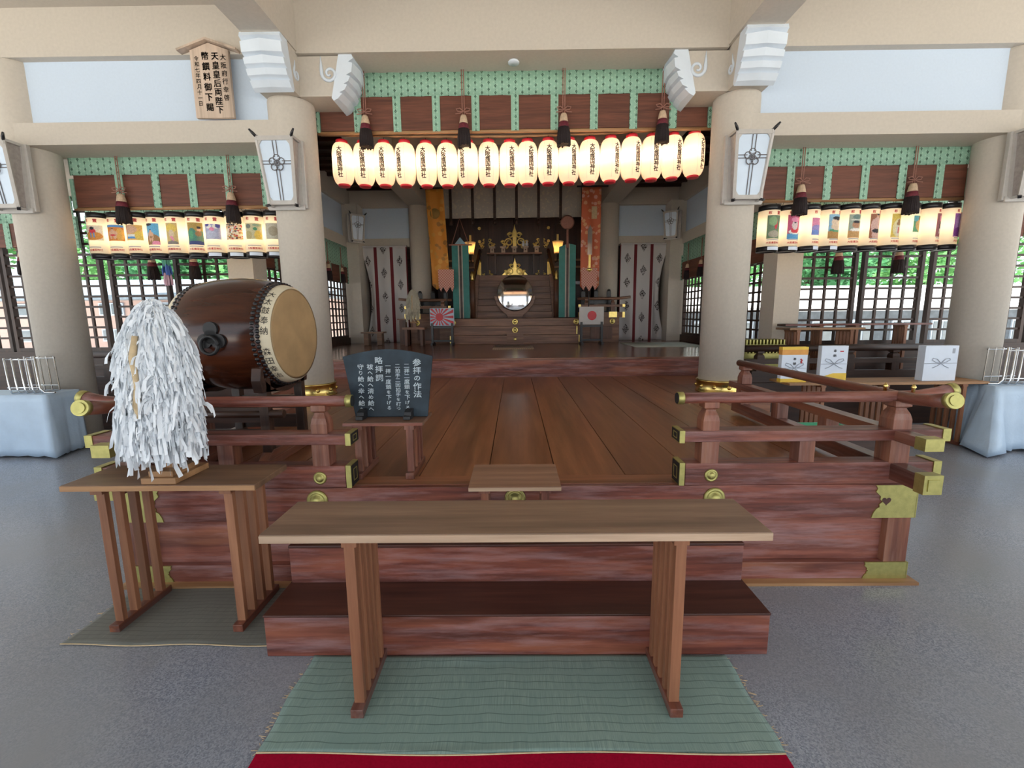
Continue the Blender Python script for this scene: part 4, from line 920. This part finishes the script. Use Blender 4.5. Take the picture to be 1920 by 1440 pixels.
# ------------------------------------------------------------------ blue covered tables, wire racks, gifts
def cloth_table(s, x0, x1, y0, y1, H, label, flare, corner):
    t = thing('covered_table', label, 'table', (0, 0, 0))
    MB().box(x0 + .03, y0 + .03, .01, x1 - .03, y1 - .03, H - .012).mirror(s).build('table_body', GREYST, t)
    mb = MB(); per = [(x0, y1), (x0, y0), (x1, y0), (x1, y1)]; pts = []
    for (a, b), (c, d) in zip(per, per[1:]):
        n = 14 if a == c else 44
        pts += [(a + (c - a) * i / n, b + (d - b) * i / n, (a - c, d - b)) for i in range(n)]
    pts.append((x1, y1, (0, 1))); cx, cy = (x0 + x1) / 2, (y0 + y1) / 2; nn = len(pts)
    L_ = 8
    def P(i, j):
        x, y, _ = pts[i]; v = j / L_; dx = -1 if i <= 14 else (1 if i >= 58 else 0); dy = -1 if 14 <= i <= 58 else 0
        wv = flare * v * (1.0 + .55 * math.sin(i * .62) + .35 * math.sin(i * 1.37 + 1) + .5 * math.sin(i * 2.3)); near = max(0, 1 - abs(i - 14) / 7.0)
        out = wv + corner * near * v
        return (x + dx * out - (corner * near * v * .8 if dy and not dx else 0), y + dy * out, H + .004 - (H - .012 - .02 * math.sin(i * .9) ** 2) * v)
    vs = [P(i, j) for j in range(L_ + 1) for i in range(nn)]
    mb.add(vs, [(j * nn + i, j * nn + i + 1, (j + 1) * nn + i + 1, (j + 1) * nn + i) for j in range(L_) for i in range(nn - 1)], 0, True)
    mb.add([(x, y, H + .004) for x, y in ((x0, y0), (x1, y0), (x1, y1), (x0, y1))], [(0, 1, 2, 3)])
    mb.mirror(s).build('vinyl_cloth', BLUEC, t, solid=.003)
    return t
cloth_table(-1, 5.42, 8.2, 5.06, 5.46, .745, 'pale blue vinyl covered table at the left edge, smooth front', .012, .06)
cloth_table(1, 5.53, 8.2, 5.12, 5.50, .735, 'pale blue vinyl covered table at the right edge, with gathered folds', .10, .16)
def rack(x, y, z, s, label):
    t = thing('wire_rack', label, 'rack', (x, y, z)); r = .009
    for k in range(5): MB().tube([(s * (.09 * k), -.10, .42), (s * (.09 * k + .01), -.10, .05), (s * (.09 * k + .03), -.10, .008), (s * (.09 * k + .01), .12, .008), (s * .09 * k, .12, .42)], r, 8).build('wire_upright', CHROME, t)
    mb = MB()
    for zz in (.40, .07):
        for y_ in (-.10, .12): mb.tube([(s * -.01, y_, zz), (s * .37, y_, zz)], r * .8, 8)
    mb.tube([(s * .36, -.10, .44), (s * .37, -.10, .06), (s * .42, -.10, .01), (s * .54, -.10, .012)], r * 1.1, 8)
    mb.build('wire_frame', CHROME, t)
rack(-5.93, 5.24, .752, 1, 'chrome wire rack on the left blue-covered table')
rack(6.10, 5.34, .742, -1, 'chrome wire rack on the right blue-covered table')
def gift(loc, w_, h_, rz, label, top, bottom, d=.07):
    t = thing('gift_box', label, 'box', loc, rz)
    bx = MB().box(-w_ / 2, 0, 0, w_ / 2, d, h_).build('wrapped_box', WHITEB, t, bevel=.003)
    fr = MB()
    def band(z0, z1, m, nm): MB().box(-w_ / 2 - .001, -.0025, z0, w_ / 2 + .001, d + .001, z1).build(nm, m, bx)
    if top: band(h_ * .78, h_ * .925, ORP, 'orange_band'); band(h_ * .925, h_ + .001, YELP, 'yellow_band'); band(-.001, h_ * .1, YELP, 'yellow_foot')
    if bottom: MB().prism([(-w_ / 2, .0), (w_ / 2, .0), (w_ / 2, h_ * .24), (0, h_ * .24), (-w_ / 2, h_ * .12)], 'y', -.003, 0).build('yellow_foot', YELP, bx)
    z = h_ * (.5 if not top else .40); Y = -.005; b = MB(); r = .0034
    b.tube([(-w_ / 2, Y, z), (w_ / 2, Y, z)], r * .8, 6)
    for s in (-1, 1):
        b.tube([(0, Y, z), (s * .05, Y, z + .05), (s * .10, Y, z + .062), (s * .11, Y, z + .04), (s * .06, Y, z + .012), (0, Y, z), (-s * .05, Y, z - .035), (-s * .10, Y, z - .055)], r, 6)
    b.build('printed_bow', GREYL, bx)
    mb = MB(); f = lambda u, v: (u, -.0035, v)
    if w_ < .38:
        vtext(mb, '奉納', 0, h_ * (.86 if not top else .66), .034, .055, f); 
        MB().box(.06, -.0035, h_ * .83, .10, 0, h_ * .86).build('red_mark', REDINK, bx) if bottom else MB().tube([(.07, -.003, h_ * .66), (.085, -.003, h_ * .62), (.075, -.003, h_ * .57), (.085, -.003, h_ * .54)], .009, 6).build('red_mark', REDINK, bx)
    else: MB().box(w_ / 2 - .075, -.003, h_ * .78, w_ / 2 - .045, 0, h_ * .92).build('stamp', GREYL, bx)
    if mb.v: mb.build('brush_lettering', INK, bx, normals=False)
gift((3.34, 5.34, .779), .305, .42, 0, 'gift box with orange and yellow top band, leftmost on the right bay table', True, False)
gift((3.81, 5.34, .779), .31, .43, rad(-1), 'gift box with yellow lower corner, middle of the right bay table', False, True)
gift((5.075, 5.34, .779), .405, .42, rad(2), 'large plain white gift box with grey bow, at the right table end', False, False, .1)
o = MB().box(-.19, -.12, 0, .19, .12, .012).box(-.19, -.12, .012, .19, -.105, .04).box(-.19, .105, .012, .19, .12, .04).box(-.19, -.12, .012, -.175, .12, .04).box(.175, -.12, .012, .19, .12, .04).build('green_tray', GREENT)
o.location = (2.78, 3.95, .555); tag(o, 'green rimmed tray behind the right front railing', 'tray')
o = MB().box(2.45, 3.72, 0, 3.15, 4.2, .55).build('low_bench', DARKW); tag(o, 'low dark bench under the green tray', 'bench')
t = thing('offering_chest', 'gilt offering chest with comb-like top beside the right pillar', 'chest', (3.72, 6.66, .612))
MB().box(-.30, 0, 0, .30, .3, .40).build('chest_body', GOLD, t, bevel=.005); cb = MB()
for k in range(12): cb.box(-.29 + k * .05, 0, .40, -.27 + k * .05, .3, .60)
cb.box(-.30, -.005, .50, .30, .02, .53); cb.build('comb_slats', GOLD, t)
t = thing('folding_screen_chair', 'small pink-brown chair beyond the right blue-covered table', 'chair', (6.75, 6.2, 0)); 
MB().box(-.22, 0, .42, .22, .42, .46).build('seat', GREYST, t); MB().box(-.22, .40, .7, .22, .43, 1.15).build('backrest', GREYST, t)
for x in (-.2, .2):
    MB().box(x - .015, .40, 0, x + .015, .43, 1.2).build('leg', BLACKM, t); MB().box(x - .015, 0, 0, x + .015, .03, .42).build('leg', BLACKM, t)
o = MB().box(-4.75, 5.65, 0, -4.45, 5.72, .66).build('grey_board', GREYST); tag(o, 'grey upright board on the floor behind the left railing', 'board')

# ------------------------------------------------------------------ altar: plinth, railings, stair, shrine
t = thing('altar_plinth', 'wide brown three-tier altar plinth with gilt bosses', 'altar', (0, 0, 0), kind='thing')
for i, (z0, z1, y, wd) in enumerate(((.92, 1.135, 10.9, 1.56), (1.13, 1.35, 11.1, 1.53), (1.345, 1.535, 11.25, 1.60))):
    o = MB().box(-wd, y, z0, wd, 12.4, z1).build('step', ALTARW, t, bevel=.008)
    boss(o, .01, y, (z0 + z1) / 2 + .01, 1.2, GILT)
    if i == 2: [boss(o, s * 1.53, y, 1.44, 1.1, GILT) for s in (-1, 1)]
    else:
        for s in (-1, 1): MB().box(s * wd - .012, y - .01, z0 + .01, s * wd + .012, y + .1, z1 - .01).build('gilt_edge', GILT, o)
o = MB().box(-.19, 10.87, .92, .21, 10.9, 1.19).build('step_block', ALTARW, t)
for s in (-1, 1):
    MB().box(1.56, 11.35, .92, 2.62, 12.0, 1.535).mirror(s).build('side_base', ALTARW, t, bevel=.006)
    MB().box(1.9, 11.33, 1.0, 2.45, 11.36, 1.32).mirror(s).build('side_panel', ALTARZ, t, bevel=.006)
t0 = None
for s, l in ((-1, 'left'), (1, 'right')):
    t = thing('altar_railing', 'small brown railing on the %s wing of the altar' % l, 'railing', (0, 0, 0))
    z = 1.535
    for nm, z0, z1, w2 in (('sill_rail', z, z + .13, .05), ('middle_rail', z + .26, z + .32, .04)):
        o = MB().box(1.62, 11.4 - w2, z0, 2.72, 11.4 + w2, z1).mirror(s).build(nm, ALTARW, t)
        for x in (1.60, 2.70): MB().box(x, 11.4 - w2 - .006, z0 - .005, x + .06, 11.4 + w2, z1 + .005).mirror(s).build('gilt_end_cap', GILT, o)
    boss(t, s * 2.45, 11.35, 1.44, 1.1, GILT)
    MB().box(2.36, 11.33, z + .0, 2.56, 11.36, z + .14).mirror(s).build('gilt_plate', GILT, t)
    MB().tube([(1.58, 11.4, z + .47), (2.6, 11.4, z + .47), (2.9, 11.4, z + .50)], .035, 10).mirror(s).build('top_rail', ALTARW, t)
    for x in (1.80, 2.46): mb = MB(); post(mb, x, 11.4, z + .1, z + .45, z + .27, z + .31, .1); mb.mirror(s).build('post', ALTARZ, t)
    t = thing('black_stool_rack', 'black lacquer rack behind the %s altar railing' % l, 'rack', (s * 2.1, 11.75, 1.535))
    for x in (-.33, .0, .33): MB().box(x - .05, -.03, 0, x + .05, .03, .66).lathe([(.05, .66), (.04, .70), (0, .72)], (x, 0, 0), 12).build('post', BLACK, t)
    MB().box(-.38, -.02, .35, .38, .02, .50).box(-.38, -.02, .08, .38, .02, .16).build('crossboard', BLACK, t)
t = thing('shrine_stair', 'steep brown stair rising to the shrine doors behind the mirror', 'stairs', (0, 0, 0), kind='thing')
for k in range(7):
    z = 1.535 + k * .178; y = 12.3 + k * .18
    MB().box(-1.02, y, z, 1.02, 13.8, z + .172).build('tread', ALTARW, t, bevel=.006)
for s in (-1, 1):
    sp = MB(); gl = MB()
    for k in range(7):
        z = 1.5 + k * .178; y = 12.25 + k * .18; sp.box(s * 1.02 - .0, y, 1.5, s * 1.14, 13.8, z + .22); gl.box(s * 1.13, y - .012, z + .03, s * 1.17, y + .05, z + .23)
    sp.build('stringer', ALTARW, t); gl.build('gilt_step_edge', GILT, t)
    nl = MB().lathe([(.075, 1.53), (.075, 2.52), (.06, 2.53)], (s * 1.12, 12.2, 0), 20).build('newel_post', ALTARZ, t); MB().lathe([(.035, 2.53), (.045, 2.58), (.035, 2.62), (.05, 2.68), (.02, 2.76), (0, 2.78)], (s * 1.12, 12.2, 0), 16).build('gilt_finial', GILT, nl)
    MB().bar((s * 1.12, 12.25, 2.42), (s * 1.0, 13.6, 3.5), .07, .09).build('handrail', SHRINE, t)
def crest(mb, c, k, flip=1):
    # openwork gilt ornament: tall middle spike with scrolls
    x, y, z = c
    mb.prism([(x - .035 * k, z), (x + .035 * k, z), (x + .045 * k, z + .3 * k), (x + .02 * k, z + .36 * k), (x, z + .46 * k), (x - .02 * k, z + .36 * k), (x - .045 * k, z + .3 * k)], 'y', y - .02, y)
    for s in (-1, 1):
        for (dx, dz, r) in ((.12, .10, .085), (.18, .02, .06), (.09, .24, .06), (.24, .10, .04)):
            mb.tube([(x + s * (dx + r * math.cos(q) * (1 - i / 26)) * k, y - .015, z + (dz + r * math.sin(q) * (1 - i / 26)) * k) for i, q in enumerate([rad(d) for d in range(0, 500, 28)])], .016 * k, 6)
t = thing('shrine_sanctuary', 'dark shrine doors with gilt fittings at the top of the stair', 'shrine', (0, 0, 0), kind='thing')
for x0, x1 in ((-2.3, -.78), (-.78, -.005), (.005, .78), (.78, 2.3)): MB().box(x0, 13.9, 2.7, x1, 13.96, 5.2).build('door_panel', SHRINE, t, bevel=.008)
MB().box(-2.3, 13.7, 1.5, 2.3, 13.95, 2.78).build('threshold', SHRINE, t)
for x in (-1.28, -.82, .82, 1.28): MB().box(x - .06, 13.82, 2.7, x + .06, 13.95, 5.2).build('door_post', SHRINE, t)
for s in (-1, 1):
    for z in (3.45, 3.80, 4.18): boss(t, s * 1.03, 13.88, z, .75, GILT)
    MB().box(s * 1.30 - .03, 13.80, 3.55, s * 1.30 + .03, 13.83, 3.98).build('gilt_hinge', GILT, t)
    MB().box(s * 1.05 - .06, 13.76, 2.72, s * 1.05 + .06, 13.80, 3.18).lathe([(0, 0), (.06, 0), (.07, .05), (.02, .12), (0, .12)], (s * 1.05, 13.78, 3.18), 10).build('gilt_post_sleeve', GILT, t)
    mb = MB(); crest(mb, (s * .80, 13.87, 2.78), .58); mb.build('gilt_corner_fitting', GILT, t)
    mb = MB(); crest(mb, (s * .80, 13.86, 3.62), .85); mb.build('gilt_scroll_fitting', GILT, t)
    MB().lathe([(0, 0), (.03, .01), (.03, .03), (0, .05)], (s * .9, 13.8, 4.62), 10).tube([(s * .9, 13.8, 4.6), (s * .84, 13.8, 4.5)], .018, 6).build('small_crest', GILT, t)
mb = MB(); crest(mb, (0.02, 13.80, 2.80), 1.12); mb.prism([(-.40, 2.78), (.44, 2.78), (.30, 2.92), (.02, 3.05), (-.26, 2.92)], 'y', 13.80, 13.82); mb.build('gilt_bottom_crest', GILT, t)
mb = MB(); crest(mb, (0.02, 13.85, 3.62), 1.45); mb.build('gilt_middle_crest', GILT, t)
mb = MB(); crest(mb, (0.02, 13.85, 4.60), .55); mb.build('gilt_top_crest', GILT, t)
for s, l in ((-1, 'left'), (1, 'right')):
    t = thing('veranda_railing', 'dark veranda railing beside the shrine doors, %s side' % l, 'railing', (0, 0, 0))
    for z in (3.18, 2.98): MB().box(1.18, 13.5, z, 2.3, 13.56, z + .05).mirror(s).build('rail', ALTARW, t)
    for x in (1.5, 2.0): MB().box(x - .05, 13.5, 2.55, x + .05, 13.56, 3.2).mirror(s).build('post', ALTARW, t)
    MB().box(1.2, 13.4, 2.5, 2.3, 13.7, 2.58).mirror(s).build('veranda_board', WHITEP, t)
t = thing('offering_shelf', 'dark narrow shelf in front of the shrine doors carrying five small stands', 'shelf', (.01, 13.35, 2.78))
MB().box(-.79, -.12, .57, .79, .12, .61).build('shelf_board', ALTARW, t)
for x in (-.55, .55): MB().box(x - .025, -.1, 0, x + .025, .1, .57).build('leg', SHRINE, t)
for k, x in enumerate((-.64, -.32, .0, .32, .64)):
    t = thing('offering_stand', '%s pale wooden offering stand from the left on the shrine shelf' % ORD[k], 'stand', (.01 + x, 13.35, 3.392), group='five offering stands')
    MB().box(-.055, -.055, 0, .055, .055, .14).build('pedestal', PALEW, t); MB().box(-.09, -.09, .14, .09, .09, .175).build('tray', PALEW, t); MB().lathe([(.02, -.058), (.02, -.054), (0, -.054)], (0, 0, .08), 12, 'y').build('round_opening', DARKW, t)
for x, l in ((.27, 'left'), (.37, 'right')):
    o = MB().lathe([(0, 0), (.035, 0), (.045, .05), (.045, .08), (.022, .11), (.02, .14), (.034, .155), (0, .16)], n=18).build('sake_bottle', PORC); o.location = (x, 13.35, 3.568); tag(o, 'pale porcelain bottle on the fourth stand, %s of the pair' % l, 'bottle')
t = thing('round_mirror', 'big round mirror on a dark wooden cradle before the stair', 'mirror', (.015, 12.12, 1.535)); t.rotation_euler = (0, 0, 0)
mr = MB().lathe([(0, -.012), (.455, -.012), (.468, -.006), (.468, .012), (0, .012)], n=64, axis='y').xf(lambda p: Matrix.Rotation(rad(-5), 3, 'X') @ Vector((p.x, p.y, p.z)) + Vector((0, 0, .665))).build('mirror_disc', Mt('bronze_mirror_glass'), t)
cr = [(-.20, 0), (.20, 0), (.22, .08), (.36, .20), (.50, .38), (.56, .60)] + [(.48 * math.cos(q), .665 + .48 * math.sin(q)) for q in [rad(d) for d in range(-10, -171, -10)]] + [(-.56, .60), (-.50, .38), (-.36, .20), (-.22, .08)]
MB().prism(cr, 'y', -.05, .05).build('cradle', ALTARW, t, bevel=.008)

# ------------------------------------------------------------------ hangings of the altar
t = thing('valance_curtain', 'wide grey silk valance with dark straps above the altar', 'curtain', (0, 0, 0))
MB().grid(lambda u, v: (-2.2 + 4.4 * u, 12.08 + .015 * math.sin(u * 4.4 / .57 * 2 * PI), 4.10 + v * 1.25), 80, 4).build('silk_cloth', Mt('grey_figured_silk'), t, solid=.01)
for k in range(7):
    x = -1.62 + .565 * k; o = MB().box(x - .035, 12.03, 4.02, x + .035, 12.055, 5.3).build('dark_strap', DARKW, t); MB().lathe([(0, 0), (.05, .0), (.035, .12), (0, .13)], (x, 12.03, 3.93), 10).build('tassel_end', DARKW, o)
def banner(s, x0, x1, z0, z1, y, m, label, tri):
    t = thing('hanging_banner', label, 'banner', ((x0 + x1) / 2, y, 0)); w2 = (x1 - x0) / 2
    MB().grid(lambda u, v: (-w2 + 2 * w2 * u + (.10 * (1 - v) if s < 0 else -.02 * (1 - v)), .02 * math.sin(u * 9 + v * 3), z0 + (z1 - z0) * v + (.10 * abs(u * tri % 2 - 1) * (1 if v == 0 else 0) - (.0 if v else .04))), 24, 30).build('brocade', m, t, solid=.006)
    MB().tube([(-w2 - .12, 0, z1 + .02), (w2 + .16, 0, z1 + .02)], .02, 8).build('rod', BLACKM, t)
    MB().tube([(0, 0, z1 + .02), (0, 0, z1 + .6)], .008, 6).build('cord', CORD, t)
    return t
b1 = banner(-1, -2.09, -1.66, 2.28, 4.58, 11.15, Mt('orange_brocade'), 'long orange brocade banner hanging at the left of the altar', 4)
MB().lathe([(0, -.022), (.12, -.022), (.12, -.016), (0, -.016)], (0, 0, 4.02), 28, 'y').xf(lambda p: Vector((p.x, p.y, p.z * 1.0))).build('round_crest', plain('olive_gold_crest', (.34, .20, .05), .7), b1)
b2 = banner(1, 1.62, 2.08, 2.25, 4.58, 11.15, Mt('vermilion_brocade'), 'long vermilion brocade banner hanging at the right of the altar', 6)
MB().box(.0, -.03, 3.86, .13, -.022, 4.14).build('pale_patch', HEMP, b2)
def smallbanner(x, y, z0, label):
    t = thing('pole_pennant', label, 'pennant', (x, y, 0))
    poly = [(-.19, z0 + .50), (.19, z0 + .50), (.18, z0 + .08), (.14, z0 - .02), (.09, z0 + .10), (.0, z0 - .04), (-.08, z0 + .10), (-.13, z0 - .02), (-.18, z0 + .10)]
    MB().prism(poly, 'y', -.008, .008).build('red_brocade', Mt('red_lattice_brocade'), t); MB().tube([(0, .02, 1.55), (.0, .02, z0 + .3)], .012, 8).build('pole', BLACKM, t)
    return t
smallbanner(-1.62, 10.9, 2.2, 'small red checked pennant over the rayed flag')
p2 = smallbanner(1.78, 10.9, 2.2, 'small red checked pennant with a gilt sword over the sun-disc flag')
MB().prism([(-.055, 3.0), (.055, 3.0), (.055, 3.55), (0, 3.68), (-.055, 3.55)], 'y', -.03, -.015).build('blade', CHROME, p2); MB().box(-.025, -.035, 2.7, .025, -.01, 3.0).lathe([(0, 2.60), (.08, 2.66), (.03, 2.7), (0, 2.7)], (0, -.02, 0), 10).build('gilt_hilt', GILT, p2)
def teal(x, y, s, label):
    t = thing('silk_streamer_stand', label, 'streamer', (x, y, 0)); z0, z1 = 1.55, 3.32
    for a, b, m, nm in ((-.20, -.05, TEAL, 'teal_strip'), (-.05, -.02, TEALL, 'pale_stripe'), (-.02, .035, DARKW, 'dark_stripe'), (.035, .06, TEALL, 'pale_stripe'), (.06, .21, TEAL, 'teal_strip')):
        k = 1 if s < 0 else .0
        MB().prism([(a, z0), (b, z0), (b, z1 - (.34 * max(0, abs(b - .06) - .04) if not k else 0)), (a, z1 - (.34 * max(0, abs(a - .06) - .04) if not k else 0))], 'y', -.01 - .01 * (abs(a) < .06), .01).build(nm, m, t)
    MB().tube([(.01, .03, z0), (.01, .03, z1 + .5)], .02, 8).build('pole', DARKW, t)
    if s < 0:
        MB().bar((-.27, 0, z1), (.29, 0, z1), .05, .03).tube([(-.2, 0, z1), (.01, 0, z1 + .62), (.22, 0, z1)], .012, 6).build('cross_bar', CORD, t)
        MB().prism([(-.14, z1), (.16, z1), (.01, z1 + .18)], 'y', -.01, .01).build('blue_peak', plain('pale_blue_silk', (.25, .42, .52), .6), t)
    else: MB().lathe([(.13, -.02), (.17, 0), (.13, .02), (.0, .02)], (0, 0, z1 + .5), 20, 'y').tube([(0, -.02, z1 + .33), (.0, -.03, z1 - .1)], .03, 8).build('wreath', CORD, t)
    return t
teal(-1.32, 11.3, -1, 'teal silk streamer with red cords left of the stair'); teal(1.30, 11.3, 1, 'teal silk streamer with a brown ring right of the stair')
for s, l in ((-1, 'left'), (1, 'right')):
    t = thing('tulip_lamp', 'lit tulip glass lamp beside the shrine doors, %s of the pair' % l, 'lamp', (s * 1.22 + (.0 if s < 0 else -.0), 12.9, 3.30))
    MB().lathe([(.10, 0), (.105, .12), (.14, .27), (.155, .33)], n=20, cap=False).build('glass_shade', Mt('lamp_glass_shade'), t, solid=.004); MB().lathe([(0, -.16), (.03, -.15), (.03, -.02), (.10, 0), (0, .01)], n=14).build('lamp_holder', BLACKM, t)
    MB().tube([(0, 0, -.1), (s * .02, .5, -.15), (s * .02, .95, -.12)], .018, 8).build('wall_arm', BLACKM, t); bulb(t, .15, 9.0, (1, .75, .42), .04)
# curtains
for s, l in ((-1, 'left'), (1, 'right')):
    t = thing('patterned_curtain', 'white curtain with dark lozenge crests and red bands, %s of the altar' % l, 'curtain', (-3.63 if s < 0 else 3.17, 12.12, 0)); cx0, cx1 = (-.40, .83) if s < 0 else (-.40, .86)
    def cf(u, v, s=s):
        x = cx0 + (cx1 - cx0) * u; ed = max(0, (u if s > 0 else 1 - u) - .72) / .28; x2 = x; k = 1 if s > 0 else -1
        return (x2 - k * ed * .22 * math.sin(PI * (1 - v)) , -.06 + .035 * math.sin(u * 17 + v * 1.5) * (1.15 - v) + .12 * ed * (1 - v), .925 + 2.50 * v)
    MB().grid(cf, 70, 24).build('curtain_cloth', Mt('crested_curtain_cloth'), t, solid=.006)
    MB().tube([(cx0, 0, 3.43), (cx1, 0, 3.43)], .015, 8).build('rod', DARKW, t)
    MB().box(cx0, -.10, 3.40, cx1, -.06, 3.425).build('top_fold', WCLOTH, t)
# flags
def flag(x, y, rz, label, rays):
    t = thing('table_flag', label, 'flag', (x, y, .92), rz)
    c = MB().box(-.29, -.006, .46, .29, .006, .87).build('white_flag', WCLOTH if not rays else WHITEP, t)
    rb = MB()
    if rays:
        cx, cz = -.06, .665
        def clip(a):
            dx, dz = math.cos(a), math.sin(a); k = min(((.275 if dx > 0 else -.275) - cx) / dx if abs(dx) > 1e-6 else 9, ((.86 if dz > 0 else .47) - cz) / dz if abs(dz) > 1e-6 else 9); return (cx + dx * k, cz + dz * k)
        for i in range(16):
            a0, a1 = 2 * PI * (i - .25) / 16, 2 * PI * (i + .25) / 16; am = (a0 + a1) / 2
            rb.add([(cx, -.009, cz)] + [(p[0], -.009, p[1]) for p in (clip(a0), clip(am), clip(a1))], [(0, 1, 2, 3)])
        rb.lathe([(0, -.0105), (.092, -.0105)], (cx, 0, cz), 32, 'y', cap=False)
    else: rb.lathe([(0, -.009), (.108, -.009)], (.01, 0, .665), 40, 'y', cap=False)
    rb.build('red_emblem', REDP, c, normals=False)
    fr = MB()
    for s in (-1, 1): fr.box(s * .24 - .025, -.04, .0, s * .24 + .025, .04, .52)
    fr.box(-.24, -.02, .40, .24, .02, .45).box(-.24, -.02, .08, .24, .02, .12); fr.build('black_stand', BLACK, t)
    MB().box(-.26, -.16, 0, -.21, .16, .05).build('foot', BLACK, t); MB().box(.21, -.16, 0, .26, .16, .05).build('foot', BLACK, t)
    return t
flag(-1.72, 10.72, rad(-3), 'small white flag with red sun rays on a black stand', True); flag(1.80, 10.6, rad(3), 'small white flag with a plain red disc on a black stand', False)
# small furniture on the stage
paper_wand('small cream paper streamer wand on a stand beside the left curtain', (-2.36, 10.6, 1.45), .88, 2200, (plain('cream_paper', (.62, .58, .47), .8), OAKX), 5)
t = thing('wand_stand', 'brown box stand under the small cream paper wand', 'stand', (-2.36, 10.62, .922))
MB().box(-.26, -.15, .38, .26, .15, .43).build('tray_top', ALTARW, t); [MB().box(x - .03, -.13, 0, x + .03, .13, .38).build('leg', ALTARZ, t) for x in (-.18, .18)]; MB().box(-.02, -.03, .42, .04, .03, .53).build('socket', ALTARW, t)
t = thing('small_bench', 'low pale wooden bench on the stage at the left', 'bench', (-3.42, 10.9, .922)); MB().box(-.27, -.14, .29, .27, .14, .325).build('seat', TABLET, t)
for x in (-.16, .16): MB().box(x - .06, -.10, 0, x + .06, .10, .29).build('leg', TABLET, t, bevel=.01)
t = thing('side_stand', 'narrow upright brown stand between curtain and small paper wand', 'stand', (-2.72, 11.0, .922)); MB().box(-.075, -.08, 0, .075, .08, .60).build('post', ALTARZ, t); MB().box(-.12, -.1, .60, .12, .1, .63).build('top', ALTARW, t)

# ------------------------------------------------------------------ outside: buildings and trees seen through the lattices
def building(name, label, x0, x1, y, z0, z1, zr, wm, rm, rows, cols, ov=.8):
    t = thing(name, label, 'building', (0, 0, 0))
    MB().box(x0, y, z0, x1, y + 5, z1).build('wall', wm, t)
    MB().prism([(y - ov, z1 - .1), (y - ov, z1 + .05), (y + 2.5, zr), (y + 5 + ov, z1 + .05), (y + 5 + ov, z1 - .1)], 'x', x0 - .6, x1 + .6).build('roof', rm, t)
    for j in range(rows):
        for i in range(cols):
            x = x0 + (x1 - x0) * (i + .5) / cols; z = z0 + (z1 - z0) * (j + .55) / rows; w2, h2 = (x1 - x0) / cols * .26, (z1 - z0) / rows * .24
            f = MB().box(x - w2, y - .06, z - h2, x + w2, y + .02, z + h2).build('window', WHITEP, t)
            mb = MB(); mb.box(x - w2 * .88, y - .08, z - h2 * .8, x - .03, y - .05, z + h2 * .8).box(x + .03, y - .08, z - h2 * .8, x + w2 * .88, y - .05, z + h2 * .8); mb.build('pane', GLASSD, f)
building('long_annex', 'low pinkish building with pale tiled roof beyond the left lattice', -26, -6.5, 15.5, -.3, 2.35, 3.15, PINKW, ROOFT, 3, 12)
building('long_gallery', 'low grey gallery with bright roof beyond the right lattice', 6.5, 34, 17.5, -.3, 1.75, 2.75, GREYW, plain('bright_roof_tile', (.80, .82, .85), .5), 1, 18, 1.2)
def tree_mesh(seed, n, rx, rz):
    rnd = random.Random(seed); mb = MB(); cl = [(rnd.gauss(0, .5) * rx, rnd.gauss(0, .5) * rx, rnd.gauss(0, .45) * rz, rnd.uniform(.35, .6) * rx) for _ in range(16)]
    for i in range(n):
        c = rnd.choice(cl); d = Vector((rnd.gauss(0, 1), rnd.gauss(0, 1), rnd.gauss(0, 1))).normalized() * c[3] * rnd.uniform(.6, 1)
        p = Vector(c[:3]) + d; a = Vector((rnd.gauss(0, 1), rnd.gauss(0, 1), rnd.gauss(0, .6))).normalized(); b = a.cross(Vector((rnd.gauss(0, 1), rnd.gauss(0, 1), rnd.gauss(0, 1)))).normalized(); s = rnd.uniform(.11, .22)
        mb.add([p - a * s, p + b * s * .55, p + a * s, p - b * s * .55], [(0, 1, 2, 3)])
    return mb
trs = []
for i, (x, y, z, lf, l) in enumerate(((-10.5, 26, 4.4, 0, 'broad green tree behind the pinkish building, nearest the pillar'), (-17.5, 26, 4.7, 1, 'deep green tree behind the pinkish building'), (-24.5, 26, 4.4, 0, 'green tree far left behind the pinkish building'), (10.5, 27.5, 4.2, 0, 'bright green tree behind the grey gallery, nearest the pillar'), (17.5, 27.5, 4.3, 1, 'deep green tree behind the grey gallery'), (24.5, 27.5, 4.2, 0, 'bright green tree far right behind the grey gallery'))):
    t = thing('garden_tree', l, 'tree', (x, y, 0), group='trees outside')
    if i < 2: trs.append(tree_mesh(i, 3800, 2.6 if i == 0 else 2.3, 2.6).build('crown', Mt(('leaf_green', 'leaf_deep_green')[i]), None, normals=False).data); o = bpy.data.objects['crown' if i == 0 else 'crown.001']
    else: o = bpy.data.objects.new('crown', trs[lf]); COL.objects.link(o)
    o.parent = t; o.location = (0, 0, z); o.scale = (1.3, 1.3, 1.1)
    MB().tube([(0, 0, -.3), (.1, 0, z * .5), (0, .1, z)], [.22, .17, .1], 10).build('trunk', BARK, t)
